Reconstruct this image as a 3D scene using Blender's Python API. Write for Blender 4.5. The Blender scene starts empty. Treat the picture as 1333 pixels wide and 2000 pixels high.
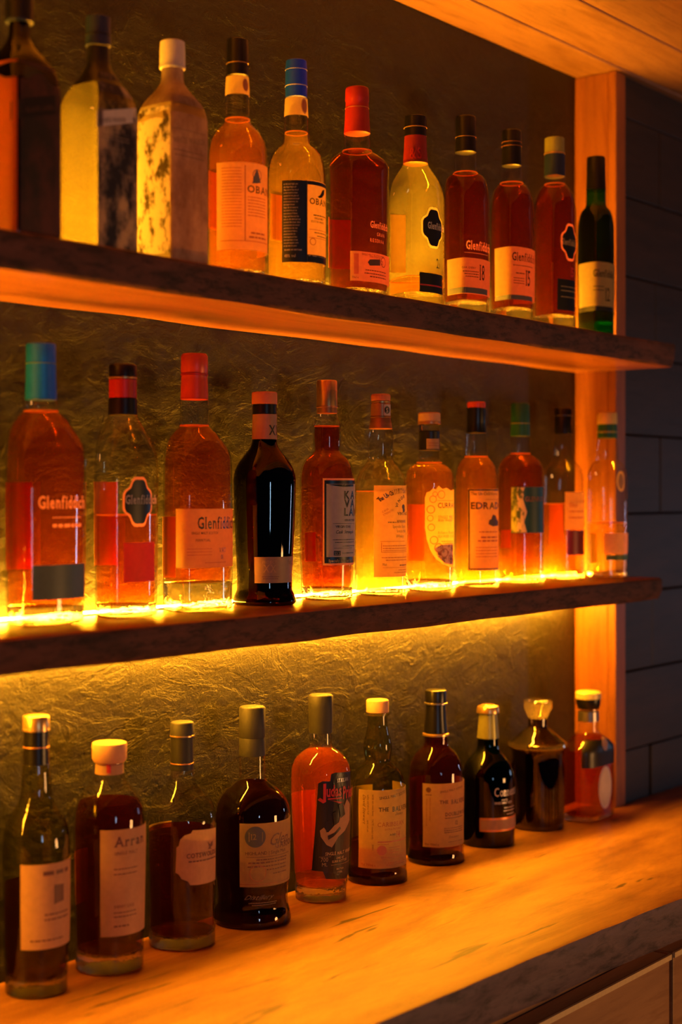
import bpy, bmesh, math, random
import numpy as np
from mathutils import Vector, noise

# ------------------------------------------------------------------ camera, world, light
sc = bpy.context.scene
COL = sc.collection
PI = math.pi
F = 3000.0; CX = 666.5; HY = 967.0; VPX = 3030.0
TH = math.atan((VPX - CX) / F); CT = math.cos(TH); ST = math.sin(TH)
LW = 1.41                                   # camera to plaster wall
EYE = 1.484                                 # camera height

cam_d = bpy.data.cameras.new('camera')
cam = bpy.data.objects.new('camera', cam_d); COL.objects.link(cam)
cam_d.sensor_fit = 'VERTICAL'; cam_d.sensor_height = 36.0; cam_d.sensor_width = 24.0
cam_d.lens = F / 2000.0 * 36.0
cam_d.shift_y = -33.0 / 2000.0
cam_d.clip_start = 0.05
cam.location = (0, -LW, EYE)
cam.rotation_euler = (PI / 2, 0, TH - PI / 2)
cam_d.dof.use_dof = True
cam_d.dof.focus_distance = 2.10
cam_d.dof.aperture_fstop = 2.8
sc.camera = cam

sc.view_settings.view_transform = 'Standard'
sc.view_settings.look = 'None'
sc.view_settings.gamma = 1.0
sc.view_settings.exposure = 0.0
sc.view_settings.use_curve_mapping = False

cy = sc.cycles
cy.use_denoising = True
cy.max_bounces = 12; cy.diffuse_bounces = 3; cy.glossy_bounces = 4
cy.transmission_bounces = 8; cy.transparent_max_bounces = 40; cy.volume_bounces = 0
cy.caustics_reflective = False; cy.caustics_refractive = True
cy.sample_clamp_indirect = 4.0; cy.blur_glossy = 0.5
cy.use_adaptive_sampling = True; cy.adaptive_threshold = 0.02

world = bpy.data.worlds.new('World'); sc.world = world
world.use_nodes = True
bgn = world.node_tree.nodes['Background']
bgn.inputs['Color'].default_value = (0.42, 0.38, 0.62, 1)
bgn.inputs['Strength'].default_value = 0.012

LED_UP = 82.0        # strips lying on the shelves
LED_DOWN = 68.0      # strip under the middle shelf
LED_COL = (1.0, 0.37, 0.012)


def area(name, loc, target, sx, sy, power, color):
    l = bpy.data.lights.new(name, 'AREA'); l.shape = 'RECTANGLE'; l.size = sx; l.size_y = sy
    l.energy = power; l.color = color
    o = bpy.data.objects.new(name, l); COL.objects.link(o); o.location = loc
    d = Vector(target) - Vector(loc)
    o.rotation_euler = d.to_track_quat('-Z', 'Y').to_euler()
    return o


# two bare area lights for an assumed, unseen window and doorway, neither modelled, and an added warm fill light aimed at the cabinet
area('assumed_window_light', (0.15, -2.75, EYE - 0.17), (1.6, 0, EYE - 0.1), 0.10, 0.42, 3.2, (0.45, 0.72, 1.0))
area('assumed_doorway_light', (5.3, -1.55, EYE - 0.22), (1.6, -0.05, EYE - 0.2), 0.10, 0.42, 2.8, (0.50, 0.68, 1.0))
area('cabinet_fill', (3.0, -3.0, 0.80), (1.9, -0.4, 0.75), 0.5, 0.5, 26.0, (1.0, 0.44, 0.13))

# ------------------------------------------------------------------ materials
MATS = {}


def new_mat(name):
    m = bpy.data.materials.new(name); m.use_nodes = True
    nt = m.node_tree; nt.nodes.clear()
    return m, nt, nt.nodes, nt.links


def nd(N, t, **kw):
    n = N.new(t)
    for k, v in kw.items():
        if k in n.inputs.keys(): n.inputs[k].default_value = v
        else: setattr(n, k, v)
    return n


def c4(c): return (c[0], c[1], c[2], 1.0)


def absdot(N, L):
    g = nd(N, 'ShaderNodeNewGeometry')
    v = nd(N, 'ShaderNodeVectorMath', operation='DOT_PRODUCT')
    L.new(g.outputs['Normal'], v.inputs[0]); L.new(g.outputs['Incoming'], v.inputs[1])
    a = nd(N, 'ShaderNodeMath', operation='ABSOLUTE'); L.new(v.outputs['Value'], a.inputs[0])
    return a.outputs[0]


def schlick(N, L, d, f0=0.04, power=5.0):
    s = nd(N, 'ShaderNodeMath', operation='SUBTRACT'); s.inputs[0].default_value = 1.0; L.new(d, s.inputs[1])
    p = nd(N, 'ShaderNodeMath', operation='POWER'); L.new(s.outputs[0], p.inputs[0]); p.inputs[1].default_value = power
    m = nd(N, 'ShaderNodeMath', operation='MULTIPLY_ADD'); L.new(p.outputs[0], m.inputs[0])
    m.inputs[1].default_value = 1 - f0; m.inputs[2].default_value = f0
    return m.outputs[0]


def mat_plain(name, col, rough=0.5, metal=0.0, spec=0.5, coat=0.0, trans=0.0):
    """opaque surface; trans adds light passing through (paper)"""
    m, nt, N, L = new_mat(name)
    out = nd(N, 'ShaderNodeOutputMaterial')
    p = nd(N, 'ShaderNodeBsdfPrincipled')
    tc = nd(N, 'ShaderNodeTexCoord')
    nz = nd(N, 'ShaderNodeTexNoise', Scale=160.0, Detail=3.0)
    L.new(tc.outputs['Object'], nz.inputs['Vector'])
    mx = nd(N, 'ShaderNodeMix', data_type='RGBA', blend_type='MULTIPLY')
    mx.inputs[0].default_value = 0.25
    mx.inputs[6].default_value = c4(col)
    cr = nd(N, 'ShaderNodeValToRGB')
    cr.color_ramp.elements[0].position = 0.3; cr.color_ramp.elements[0].color = (0.6, 0.6, 0.6, 1)
    cr.color_ramp.elements[1].position = 0.7
    L.new(nz.outputs['Fac'], cr.inputs[0]); L.new(cr.outputs[0], mx.inputs[7])
    L.new(mx.outputs[2], p.inputs['Base Color'])
    p.inputs['Roughness'].default_value = rough; p.inputs['Metallic'].default_value = metal
    p.inputs['Specular IOR Level'].default_value = spec
    p.inputs['Coat Weight'].default_value = coat
    if trans > 0:
        t = nd(N, 'ShaderNodeBsdfTranslucent'); L.new(mx.outputs[2], t.inputs['Color'])
        ms = nd(N, 'ShaderNodeMixShader'); ms.inputs[0].default_value = trans
        L.new(p.outputs[0], ms.inputs[1]); L.new(t.outputs[0], ms.inputs[2]); L.new(ms.outputs[0], out.inputs[0])
    else:
        L.new(p.outputs[0], out.inputs[0])
    MATS[name] = m
    return m


def mat_glass(name, tint, glow=0.0, glowcol=(1, 1, 1), rough=0.015, f0=0.05):
    """thin bottle wall: clear tinted wall with fresnel reflection"""
    m, nt, N, L = new_mat(name)
    out = nd(N, 'ShaderNodeOutputMaterial')
    d = absdot(N, L)
    fr = schlick(N, L, d, f0, 4.0)
    # longer path through the wall at grazing angles
    e = nd(N, 'ShaderNodeMath', operation='POWER'); L.new(d, e.inputs[0]); e.inputs[1].default_value = 0.5
    cm = nd(N, 'ShaderNodeMix', data_type='RGBA')
    cm.inputs[6].default_value = (tint[0] ** 3, tint[1] ** 3, tint[2] ** 3, 1); cm.inputs[7].default_value = c4(tint)
    L.new(e.outputs[0], cm.inputs[0])
    tr = nd(N, 'ShaderNodeBsdfTransparent'); L.new(cm.outputs[2], tr.inputs['Color'])
    gl = nd(N, 'ShaderNodeBsdfGlossy', Roughness=rough)
    ms = nd(N, 'ShaderNodeMixShader'); L.new(fr, ms.inputs[0]); L.new(gl.outputs[0], ms.inputs[2])
    if glow > 0:
        df = nd(N, 'ShaderNodeBsdfTranslucent'); df.inputs['Color'].default_value = c4(glowcol)
        m2 = nd(N, 'ShaderNodeMixShader'); m2.inputs[0].default_value = glow
        L.new(tr.outputs[0], m2.inputs[1]); L.new(df.outputs[0], m2.inputs[2])
        L.new(m2.outputs[0], ms.inputs[1])
    else:
        L.new(tr.outputs[0], ms.inputs[1])
    L.new(ms.outputs[0], out.inputs[0])
    MATS[name] = m
    return m


def mat_liquid(name, tint, glow, glowcol):
    """whisky: coloured by what passes through it, plus an added translucent glow in place of refracted strip light"""
    m, nt, N, L = new_mat(name)
    out = nd(N, 'ShaderNodeOutputMaterial')
    d = absdot(N, L)
    cm = nd(N, 'ShaderNodeMix', data_type='RGBA')
    cm.inputs[6].default_value = tuple(v ** 0.35 for v in tint) + (1,); cm.inputs[7].default_value = c4(tint)
    L.new(d, cm.inputs[0])
    tr = nd(N, 'ShaderNodeBsdfTransparent'); L.new(cm.outputs[2], tr.inputs['Color'])
    tl = nd(N, 'ShaderNodeBsdfTranslucent'); tl.inputs['Color'].default_value = c4(glowcol)
    df = nd(N, 'ShaderNodeBsdfDiffuse'); df.inputs['Color'].default_value = c4(glowcol)
    ad = nd(N, 'ShaderNodeMixShader'); ad.inputs[0].default_value = 0.15
    L.new(tl.outputs[0], ad.inputs[1]); L.new(df.outputs[0], ad.inputs[2])
    rf = nd(N, 'ShaderNodeBsdfRefraction', Roughness=0.02, IOR=1.34); L.new(cm.outputs[2], rf.inputs['Color'])
    m0 = nd(N, 'ShaderNodeMixShader'); m0.inputs[0].default_value = 0.15
    L.new(tr.outputs[0], m0.inputs[1]); L.new(rf.outputs[0], m0.inputs[2])
    ms = nd(N, 'ShaderNodeMixShader'); ms.inputs[0].default_value = glow
    L.new(m0.outputs[0], ms.inputs[1]); L.new(ad.outputs[0], ms.inputs[2])
    L.new(ms.outputs[0], out.inputs[0])
    MATS[name] = m
    return m


def mat_solid_glass(name, tint, clear=0.12, rough=0.0):
    """thick bottle bottom: bends the light of the strips"""
    m, nt, N, L = new_mat(name)
    out = nd(N, 'ShaderNodeOutputMaterial')
    g = nd(N, 'ShaderNodeBsdfGlass', Roughness=rough, IOR=1.45); g.inputs['Color'].default_value = c4(tint)
    tc = nd(N, 'ShaderNodeTexCoord'); nz = nd(N, 'ShaderNodeTexNoise', Scale=95.0, Detail=2.0)
    L.new(tc.outputs['Object'], nz.inputs['Vector'])
    bp = nd(N, 'ShaderNodeBump', Strength=0.6, Distance=0.002); L.new(nz.outputs['Fac'], bp.inputs['Height']); L.new(bp.outputs[0], g.inputs['Normal'])
    tr = nd(N, 'ShaderNodeBsdfTransparent'); tr.inputs['Color'].default_value = c4(tint)
    ms = nd(N, 'ShaderNodeMixShader'); ms.inputs[0].default_value = clear
    L.new(g.outputs[0], ms.inputs[1]); L.new(tr.outputs[0], ms.inputs[2]); L.new(ms.outputs[0], out.inputs[0])
    MATS[name] = m
    return m


def mat_emit(name, col, s):
    m, nt, N, L = new_mat(name)
    out = nd(N, 'ShaderNodeOutputMaterial')
    e = nd(N, 'ShaderNodeEmission', Strength=s); e.inputs['Color'].default_value = c4(col)
    L.new(e.outputs[0], out.inputs[0]); MATS[name] = m
    return m


def mat_wood(name, base, dark, streak, rough=0.35, along=(1.2, 14, 14), bump=0.15, seed=0.0, coat=0.0, amount=0.55, spalt=0.0):
    m, nt, N, L = new_mat(name)
    out = nd(N, 'ShaderNodeOutputMaterial'); p = nd(N, 'ShaderNodeBsdfPrincipled')
    tc = nd(N, 'ShaderNodeTexCoord')
    mp = nd(N, 'ShaderNodeMapping'); mp.inputs['Scale'].default_value = along
    mp.inputs['Location'].default_value = (seed, seed * 1.7, seed * .3)
    L.new(tc.outputs['Object'], mp.inputs['Vector'])
    n1 = nd(N, 'ShaderNodeTexNoise', Scale=1.3, Detail=6.0, Roughness=0.6, Distortion=0.9)
    L.new(mp.outputs[0], n1.inputs['Vector'])
    r1 = nd(N, 'ShaderNodeValToRGB'); r1.color_ramp.elements[0].position = 0.32; r1.color_ramp.elements[1].position = 0.68
    r1.color_ramp.elements[0].color = c4(dark); r1.color_ramp.elements[1].color = c4(base)
    L.new(n1.outputs['Fac'], r1.inputs[0])
    n2 = nd(N, 'ShaderNodeTexNoise', Scale=5.5, Detail=8.0, Roughness=0.7, Distortion=0.3)
    L.new(mp.outputs[0], n2.inputs['Vector'])
    r2 = nd(N, 'ShaderNodeValToRGB'); r2.color_ramp.elements[0].position = 0.36; r2.color_ramp.elements[1].position = 0.52
    r2.color_ramp.elements[0].color = c4(streak); r2.color_ramp.elements[1].color = (1, 1, 1, 1)
    L.new(n2.outputs['Fac'], r2.inputs[0])
    mx = nd(N, 'ShaderNodeMix', data_type='RGBA', blend_type='MULTIPLY'); mx.inputs[0].default_value = amount
    L.new(r1.outputs[0], mx.inputs[6]); L.new(r2.outputs[0], mx.inputs[7])
    col = mx.outputs[2]
    if spalt > 0:      # short black cracks along the grain
        mp2 = nd(N, 'ShaderNodeMapping'); mp2.inputs['Scale'].default_value = (5, 46, 46)
        mp2.inputs['Rotation'].default_value = (0, 0, 0.10)
        L.new(tc.outputs['Object'], mp2.inputs['Vector'])
        n3 = nd(N, 'ShaderNodeTexNoise', Scale=1.0, Detail=3.0, Roughness=0.6, Distortion=0.6)
        L.new(mp2.outputs[0], n3.inputs['Vector'])
        r3 = nd(N, 'ShaderNodeValToRGB'); r3.color_ramp.elements[0].position = 0.315; r3.color_ramp.elements[1].position = 0.36
        r3.color_ramp.elements[0].color = (0.10, 0.04, 0.02, 1); r3.color_ramp.elements[1].color = (1, 1, 1, 1)
        L.new(n3.outputs['Fac'], r3.inputs[0])
        m3 = nd(N, 'ShaderNodeMix', data_type='RGBA', blend_type='MULTIPLY'); m3.inputs[0].default_value = spalt
        L.new(col, m3.inputs[6]); L.new(r3.outputs[0], m3.inputs[7]); col = m3.outputs[2]
    L.new(col, p.inputs['Base Color'])
    p.inputs['Roughness'].default_value = rough; p.inputs['Coat Weight'].default_value = coat
    p.inputs['Coat Roughness'].default_value = 0.22
    b = nd(N, 'ShaderNodeBump', Strength=bump, Distance=0.002); L.new(n2.outputs['Fac'], b.inputs['Height'])
    L.new(b.outputs[0], p.inputs['Normal'])
    L.new(p.outputs[0], out.inputs[0]); MATS[name] = m
    return m


def mat_plaster(name):
    m, nt, N, L = new_mat(name)
    out = nd(N, 'ShaderNodeOutputMaterial'); p = nd(N, 'ShaderNodeBsdfPrincipled')
    tc = nd(N, 'ShaderNodeTexCoord')
    n0 = nd(N, 'ShaderNodeTexNoise', Scale=3.0, Detail=5.0, Roughness=0.6); L.new(tc.outputs['Object'], n0.inputs['Vector'])
    r = nd(N, 'ShaderNodeValToRGB'); r.color_ramp.elements[0].position = 0.3; r.color_ramp.elements[1].position = 0.7
    r.color_ramp.elements[0].color = (0.008, 0.0070, 0.0024, 1); r.color_ramp.elements[1].color = (0.019, 0.0168, 0.0055, 1)
    L.new(n0.outputs['Fac'], r.inputs[0]); L.new(r.outputs[0], p.inputs['Base Color'])
    p.inputs['Roughness'].default_value = 0.45; p.inputs['Specular IOR Level'].default_value = 0.35
    # trowel relief: torn ridges, grit
    mp = nd(N, 'ShaderNodeMapping'); mp.inputs['Scale'].default_value = (1, 1, 1.6); mp.inputs['Rotation'].default_value = (0, 0.5, 0)
    L.new(tc.outputs['Object'], mp.inputs['Vector'])
    nw = nd(N, 'ShaderNodeTexNoise', Scale=9.0, Detail=6.0, Roughness=0.65, Distortion=1.5); L.new(mp.outputs[0], nw.inputs['Vector'])
    rw = nd(N, 'ShaderNodeValToRGB'); rw.color_ramp.elements[0].position = 0.47; rw.color_ramp.elements[1].position = 0.53
    L.new(nw.outputs['Fac'], rw.inputs[0])
    ng = nd(N, 'ShaderNodeTexNoise', Scale=420.0, Detail=4.0, Roughness=0.7); L.new(tc.outputs['Object'], ng.inputs['Vector'])
    nmk = nd(N, 'ShaderNodeTexNoise', Scale=5.0, Detail=2.0); L.new(tc.outputs['Object'], nmk.inputs['Vector'])
    nmid = nd(N, 'ShaderNodeTexNoise', Scale=60.0, Detail=6.0, Roughness=0.75, Distortion=0.5); L.new(mp.outputs[0], nmid.inputs['Vector'])
    b1 = nd(N, 'ShaderNodeBump', Strength=0.35, Distance=0.0030); L.new(rw.outputs[0], b1.inputs['Height'])
    b2 = nd(N, 'ShaderNodeBump', Strength=0.7, Distance=0.0030); L.new(nmid.outputs['Fac'], b2.inputs['Height']); L.new(b1.outputs[0], b2.inputs['Normal'])
    b3 = nd(N, 'ShaderNodeBump', Strength=0.55, Distance=0.0009); L.new(ng.outputs['Fac'], b3.inputs['Height']); L.new(b2.outputs[0], b3.inputs['Normal'])
    L.new(b3.outputs[0], p.inputs['Normal'])
    L.new(p.outputs[0], out.inputs[0]); MATS[name] = m
    return m


mat_plaster('plaster')
mat_wood('shelf_wood', (0.40, 0.150, 0.04), (0.26, 0.085, 0.02), (0.45, 0.3, 0.2), rough=0.30, seed=2.0, amount=0.5, bump=0.1)
mat_wood('counter_wood', (0.45, 0.215, 0.045), (0.13, 0.032, 0.006), (0.40, 0.18, 0.08), rough=0.5, along=(1.5, 6, 6), seed=5.3, amount=0.45, bump=0.06, spalt=0.9)
mat_wood('bark_edge', (0.14, 0.046, 0.032), (0.05, 0.018, 0.013), (0.10, 0.09, 0.09), rough=0.8, along=(6, 20, 20), bump=0.6, seed=1.0, amount=0.85)
mat_wood('counter_bark', (0.22, 0.12, 0.11), (0.13, 0.075, 0.08), (0.12, 0.1, 0.1), rough=0.6, along=(4, 16, 16), bump=0.6, seed=3.0, amount=0.7)
mat_wood('post_wood', (0.36, 0.115, 0.018), (0.24, 0.08, 0.02), (0.5, 0.35, 0.25), rough=0.5, along=(14, 14, 1.3), seed=7.0, amount=0.5)
mat_wood('ceiling_wood', (0.34, 0.17, 0.07), (0.22, 0.10, 0.04), (0.45, 0.3, 0.2), rough=0.5, along=(1.6, 12, 12), seed=9.0, amount=0.5)
mat_wood('dark_plank', (0.036, 0.020, 0.017), (0.020, 0.013, 0.014), (0.4, 0.35, 0.35), rough=0.55, along=(2, 14, 14), seed=4.0, amount=0.5, bump=0.3)
mat_wood('cabinet_wood', (0.55, 0.26, 0.09), (0.38, 0.17, 0.06), (0.6, 0.5, 0.4), rough=0.4, along=(1.5, 12, 12), seed=6.0, amount=0.5)
mat_plain('highlight_tone', (0.95, 0.62, 0.26), 0.35)  # pale tone with the door edge highlight put into the colour
mat_plain('floor_stone', (0.025, 0.019, 0.016), 0.5)
mat_plain('aluminium', (0.5, 0.5, 0.5), 0.35, 0.8)
mat_emit('led_up', LED_COL, LED_UP * 10)
mat_emit('led_down', LED_COL, LED_DOWN * 10)

mat_glass('clear_glass', (0.96, 0.95, 0.91))
mat_glass('straw_glass', (0.93, 0.88, 0.58), glow=0.10, glowcol=(0.9, 0.85, 0.45))
mat_glass('olive_glass', (0.80, 0.80, 0.45))
mat_glass('green_glass', (0.10, 0.30, 0.07), glow=0.06, glowcol=(0.15, 0.8, 0.1))
mat_glass('dark_green_glass', (0.05, 0.11, 0.04), glow=0.01, glowcol=(0.1, 0.5, 0.1))
mat_glass('crystal', (0.93, 0.88, 0.80), glow=0.22, glowcol=(1.0, 0.85, 0.6), f0=0.12)
mat_glass('smoke_glass', (0.62, 0.50, 0.34), f0=0.09)
mat_glass('black_glass', (0.06, 0.035, 0.012), f0=0.06)
mat_glass('ruby_glass', (0.70, 0.14, 0.05), glow=0.12, glowcol=(0.9, 0.16, 0.04))
mat_glass('frosted_glass', (0.75, 0.72, 0.62), glow=0.45, glowcol=(0.95, 0.85, 0.6), rough=0.3)
mat_solid_glass('base_glass', (0.97, 0.95, 0.90))
mat_solid_glass('base_dark', (0.35, 0.12, 0.05))
mat_solid_glass('base_green', (0.25, 0.65, 0.15))
mat_solid_glass('stopper_glass', (0.97, 0.93, 0.85), clear=0.2)

mat_liquid('amber', (0.98, 0.72, 0.22), 0.075, (1.0, 0.30, 0.015))
mat_liquid('pale', (0.99, 0.88, 0.50), 0.09, (1.0, 0.55, 0.06))
mat_liquid('red_amber', (0.88, 0.45, 0.09), 0.026, (1.0, 0.18, 0.008))
mat_liquid('ruby', (0.72, 0.27, 0.045), 0.013, (1.0, 0.10, 0.006))
mat_liquid('black_liquid', (0.12, 0.03, 0.01), 0.008, (0.9, 0.15, 0.02))
mat_liquid('mahogany', (0.42, 0.12, 0.03), 0.016, (0.9, 0.15, 0.02))
mat_liquid('pink_amber', (0.95, 0.45, 0.15), 0.14, (1.0, 0.25, 0.05))
mat_plain('level_glint', (1.0, 0.62, 0.22), 0.1, trans=0.85)  # bright tone imitating light refracted at the liquid level

mat_plain('cream_paper', (0.95, 0.78, 0.42), 0.55, trans=0.78)
mat_plain('pink_paper', (0.66, 0.40, 0.21), 0.55, trans=0.35)
mat_plain('lilac_paper', (0.62, 0.50, 0.48), 0.5, trans=0.15)
mat_plain('orange_paper', (0.90, 0.36, 0.12), 0.55, trans=0.5)
mat_plain('red_paper', (0.75, 0.09, 0.03), 0.55, trans=0.45)
mat_plain('tan_paper', (0.42, 0.24, 0.15), 0.5, trans=0.12)
mat_plain('navy_print', (0.010, 0.020, 0.045), 0.35)
mat_plain('slate_paper', (0.10, 0.105, 0.11), 0.5, trans=0.1)
mat_plain('black_print', (0.012, 0.010, 0.010), 0.35)
mat_plain('brown_print', (0.14, 0.05, 0.03), 0.5)
mat_plain('grey_print', (0.22, 0.17, 0.14), 0.5)
mat_plain('red_print', (0.55, 0.03, 0.03), 0.4)
mat_plain('rust_print', (0.50, 0.16, 0.06), 0.5)
mat_plain('white_print', (0.85, 0.74, 0.62), 0.5, trans=0.3)
mat_plain('gold_print', (0.95, 0.68, 0.34), 0.4, trans=0.5)
mat_plain('silver_print', (0.70, 0.68, 0.70), 0.3, 0.4)
mat_plain('green_print', (0.12, 0.22, 0.05), 0.45, trans=0.25)
mat_plain('teal_print', (0.012, 0.075, 0.085), 0.45)
mat_plain('teal_green_print', (0.10, 0.14, 0.09), 0.45)
mat_plain('black_plastic', (0.006, 0.005, 0.006), 0.30)
mat_plain('black_matte', (0.012, 0.011, 0.012), 0.55)
mat_plain('charcoal_cap', (0.028, 0.026, 0.025), 0.6)
mat_plain('blue_plastic', (0.004, 0.05, 0.90), 0.4)
mat_plain('navy_plastic', (0.012, 0.022, 0.075), 0.4)
mat_plain('teal_foil', (0.006, 0.15, 0.90), 0.4, 0.2)
mat_plain('red_foil', (0.40, 0.018, 0.01), 0.38, 0.1)
mat_plain('red_orange_foil', (0.62, 0.06, 0.02), 0.38, 0.1)
mat_plain('wine_foil', (0.28, 0.02, 0.02), 0.35, 0.1)
mat_plain('gold_foil', (0.85, 0.52, 0.20), 0.3, 0.85)
mat_plain('copper_foil', (0.70, 0.30, 0.13), 0.32, 0.75)
mat_plain('cork', (0.70, 0.42, 0.22), 0.6, trans=0.15)
mat_plain('orange_wood', (0.62, 0.22, 0.09), 0.5)
mat_plain('green_foil', (0.02, 0.12, 0.07), 0.4, 0.2)
mat_plain('olive_foil', (0.35, 0.33, 0.10), 0.35, 0.4)
mat_plain('yellow_foil', (0.75, 0.60, 0.22), 0.4, 0.2)
mat_plain('pewter', (0.35, 0.30, 0.30), 0.3, 0.9)
mat_plain('grey_white', (0.62, 0.55, 0.50), 0.55)

# blotchy print on the frosted bottle
m = MATS['frosted_glass']; nt = m.node_tree; N = nt.nodes; L = nt.links


def mat_blotch(name, light, dark, scale, lo, hi, trans, sq=(1, 1, 0.6)):
    m, nt, N, L = new_mat(name)
    out = nd(N, 'ShaderNodeOutputMaterial'); p = nd(N, 'ShaderNodeBsdfPrincipled', Roughness=0.45)
    tc = nd(N, 'ShaderNodeTexCoord'); mp = nd(N, 'ShaderNodeMapping'); mp.inputs['Scale'].default_value = sq
    L.new(tc.outputs['Object'], mp.inputs['Vector'])
    nz = nd(N, 'ShaderNodeTexNoise', Scale=scale, Detail=6.0, Roughness=0.7); L.new(mp.outputs[0], nz.inputs['Vector'])
    r = nd(N, 'ShaderNodeValToRGB'); r.color_ramp.elements[0].position = lo; r.color_ramp.elements[1].position = hi
    r.color_ramp.elements[0].color = c4(dark); r.color_ramp.elements[1].color = c4(light)
    L.new(nz.outputs['Fac'], r.inputs[0]); L.new(r.outputs[0], p.inputs['Base Color'])
    t = nd(N, 'ShaderNodeBsdfTranslucent'); L.new(r.outputs[0], t.inputs['Color'])
    ms = nd(N, 'ShaderNodeMixShader'); ms.inputs[0].default_value = trans
    L.new(p.outputs[0], ms.inputs[1]); L.new(t.outputs[0], ms.inputs[2]); L.new(ms.outputs[0], out.inputs[0])
    MATS[name] = m
    return m


mat_plain('ember_glow', (1.0, 0.26, 0.04), 0.5, trans=0.85)  # backlit orange glow put into the colour of a bottle side
mat_blotch('frost_print', (0.92, 0.85, 0.66), (0.12, 0.09, 0.05), 70.0, 0.40, 0.50, 0.55)
mat_blotch('white_smoke_print', (0.60, 0.48, 0.42), (0.30, 0.20, 0.16), 24.0, 0.35, 0.65, 0.60)
mat_blotch('storm_print', (0.36, 0.30, 0.30), (0.03, 0.03, 0.05), 22.0, 0.44, 0.58, 0.42, (1.2, 1.2, 0.7))
mat_blotch('dark_smoke_print', (0.10, 0.025, 0.02), (0.015, 0.01, 0.01), 20.0, 0.40, 0.62, 0.12)
mat_blotch('floral_print', (0.75, 0.55, 0.36), (0.06, 0.10, 0.05), 95.0, 0.46, 0.52, 0.2)
mat_blotch('leaf_print', (0.42, 0.42, 0.10), (0.06, 0.10, 0.03), 110.0, 0.44, 0.55, 0.2)
mat_blotch('swirl_print', (0.80, 0.60, 0.42), (0.22, 0.08, 0.04), 90.0, 0.44, 0.50, 0.3, (1, 1, 1))


# ------------------------------------------------------------------ object helpers
def prop(o, label=None, cat=None, group=None, kind=None):
    if label: o['label'] = label
    if cat: o['category'] = cat
    if group: o['group'] = group
    if kind: o['kind'] = kind
    return o


def link_mesh(name, verts, faces, mats, parent=None, smooth=False, idx=None, sharp=35):
    me = bpy.data.meshes.new(name)
    me.from_pydata([tuple(v) for v in verts], [], faces)
    if not isinstance(mats, (list, tuple)): mats = [mats]
    for mm in mats: me.materials.append(MATS[mm])
    if idx is not None:
        me.polygons.foreach_set('material_index', idx)
    if smooth:
        me.polygons.foreach_set('use_smooth', [True] * len(me.polygons))
        me.set_sharp_from_angle(angle=math.radians(sharp))
    me.update()
    o = bpy.data.objects.new(name, me); COL.objects.link(o)
    if parent: o.parent = parent
    return o


def box_data(x0, x1, y0, y1, z0, z1):
    v = [(x0, y0, z0), (x1, y0, z0), (x1, y1, z0), (x0, y1, z0), (x0, y0, z1), (x1, y0, z1), (x1, y1, z1), (x0, y1, z1)]
    f = [(0, 3, 2, 1), (4, 5, 6, 7), (0, 1, 5, 4), (1, 2, 6, 5), (2, 3, 7, 6), (3, 0, 4, 7)]
    return v, f


def boxes(name, lst, mat, parent=None, bev=0.0):
    V, Fc = [], []
    for b in lst:
        v, f = box_data(*b); n = len(V); V += v; Fc += [tuple(i + n for i in q) for q in f]
    o = link_mesh(name, V, Fc, mat, parent)
    if bev > 0:
        md = o.modifiers.new('bevel', 'BEVEL'); md.width = bev; md.segments = 2; md.limit_method = 'ANGLE'
    return o


# ------------------------------------------------------------------ the setting
XP = 2.485          # where shelves end, side face of the post
PR = 0.08           # the dark plank wall stands this far in front of the plaster
Z_CNT = EYE - 0.564; Z_MID = EYE - 0.146; Z_TOP = EYE + 0.266; Z_CEIL = EYE + 0.766
X0 = -0.9

# plaster wall with real relief
xs = np.arange(X0, XP + 0.03, 0.0125); zs = np.arange(Z_CNT - 0.08, Z_CEIL + 0.05, 0.0125)
V = []
for z in zs:
    for x in xs:
        q = Vector((x * 3.1, z * 3.9, 1.3))
        h = 0.0022 * noise.noise(q) + 0.0014 * abs(noise.noise(q * 3.2)) + 0.0007 * noise.noise(q * 9)
        V.append((x, h - 0.001, z))
nx = len(xs); Fc = []
for j in range(len(zs) - 1):
    for i in range(nx - 1):
        a = j * nx + i; Fc.append((a, a + 1, a + nx + 1, a + nx))
nb = len(V)
V += [(xs[0], .12, zs[0]), (xs[-1], .12, zs[0]), (xs[-1], .12, zs[-1]), (xs[0], .12, zs[-1])]
Fc.append((nb + 1, nb, nb + 3, nb + 2))
wb = link_mesh('wall_back', V, Fc, 'plaster', smooth=True, sharp=80); prop(wb, kind='structure')

# dark plank wall to the right of the post, boards with seams
pl = []
random.seed(3)
zz = 0.0; row = 0
while zz < 2.6:
    h = 0.145
    joint = XP + 0.105 + (0.27 if row % 2 else 0.055) + random.uniform(-0.03, 0.03)
    cuts = [XP + 0.002, joint, joint + 1.15, joint + 2.3]
    for a, b in zip(cuts[:-1], cuts[1:]):
        yy = -PR - random.uniform(-0.0015, 0.0025)
        pl.append((a + 0.0012, b - 0.0012, yy + 0.002, 0.02, zz + 0.0015, zz + h - 0.0015))
    zz += h; row += 1
wr = boxes('wall_right', pl, 'dark_plank', bev=0.0015); prop(wr, kind='structure')

# ceiling boards running along the wall, with gaps between
cl = []; yb = 0.0
for w_ in (0.096, 0.131, 0.135, 0.13, 0.14, 0.13, 0.14):
    y1 = yb; y0 = yb - w_
    cl.append((X0, 4.9, y0 + 0.0025, y1 - 0.0005, Z_CEIL + random.uniform(0, 0.002), Z_CEIL + 0.03))
    yb = y0
cl.append((X0, 4.9, yb, 0.1, Z_CEIL + 0.03, Z_CEIL + 0.05))
ce = boxes('ceiling', cl, 'ceiling_wood', bev=0.003); prop(ce, kind='structure')
fl = boxes('floor', [(X0, 5.2, -4.2, 0.1, -0.03, 0.0)], 'floor_stone'); prop(fl, kind='structure')

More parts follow.
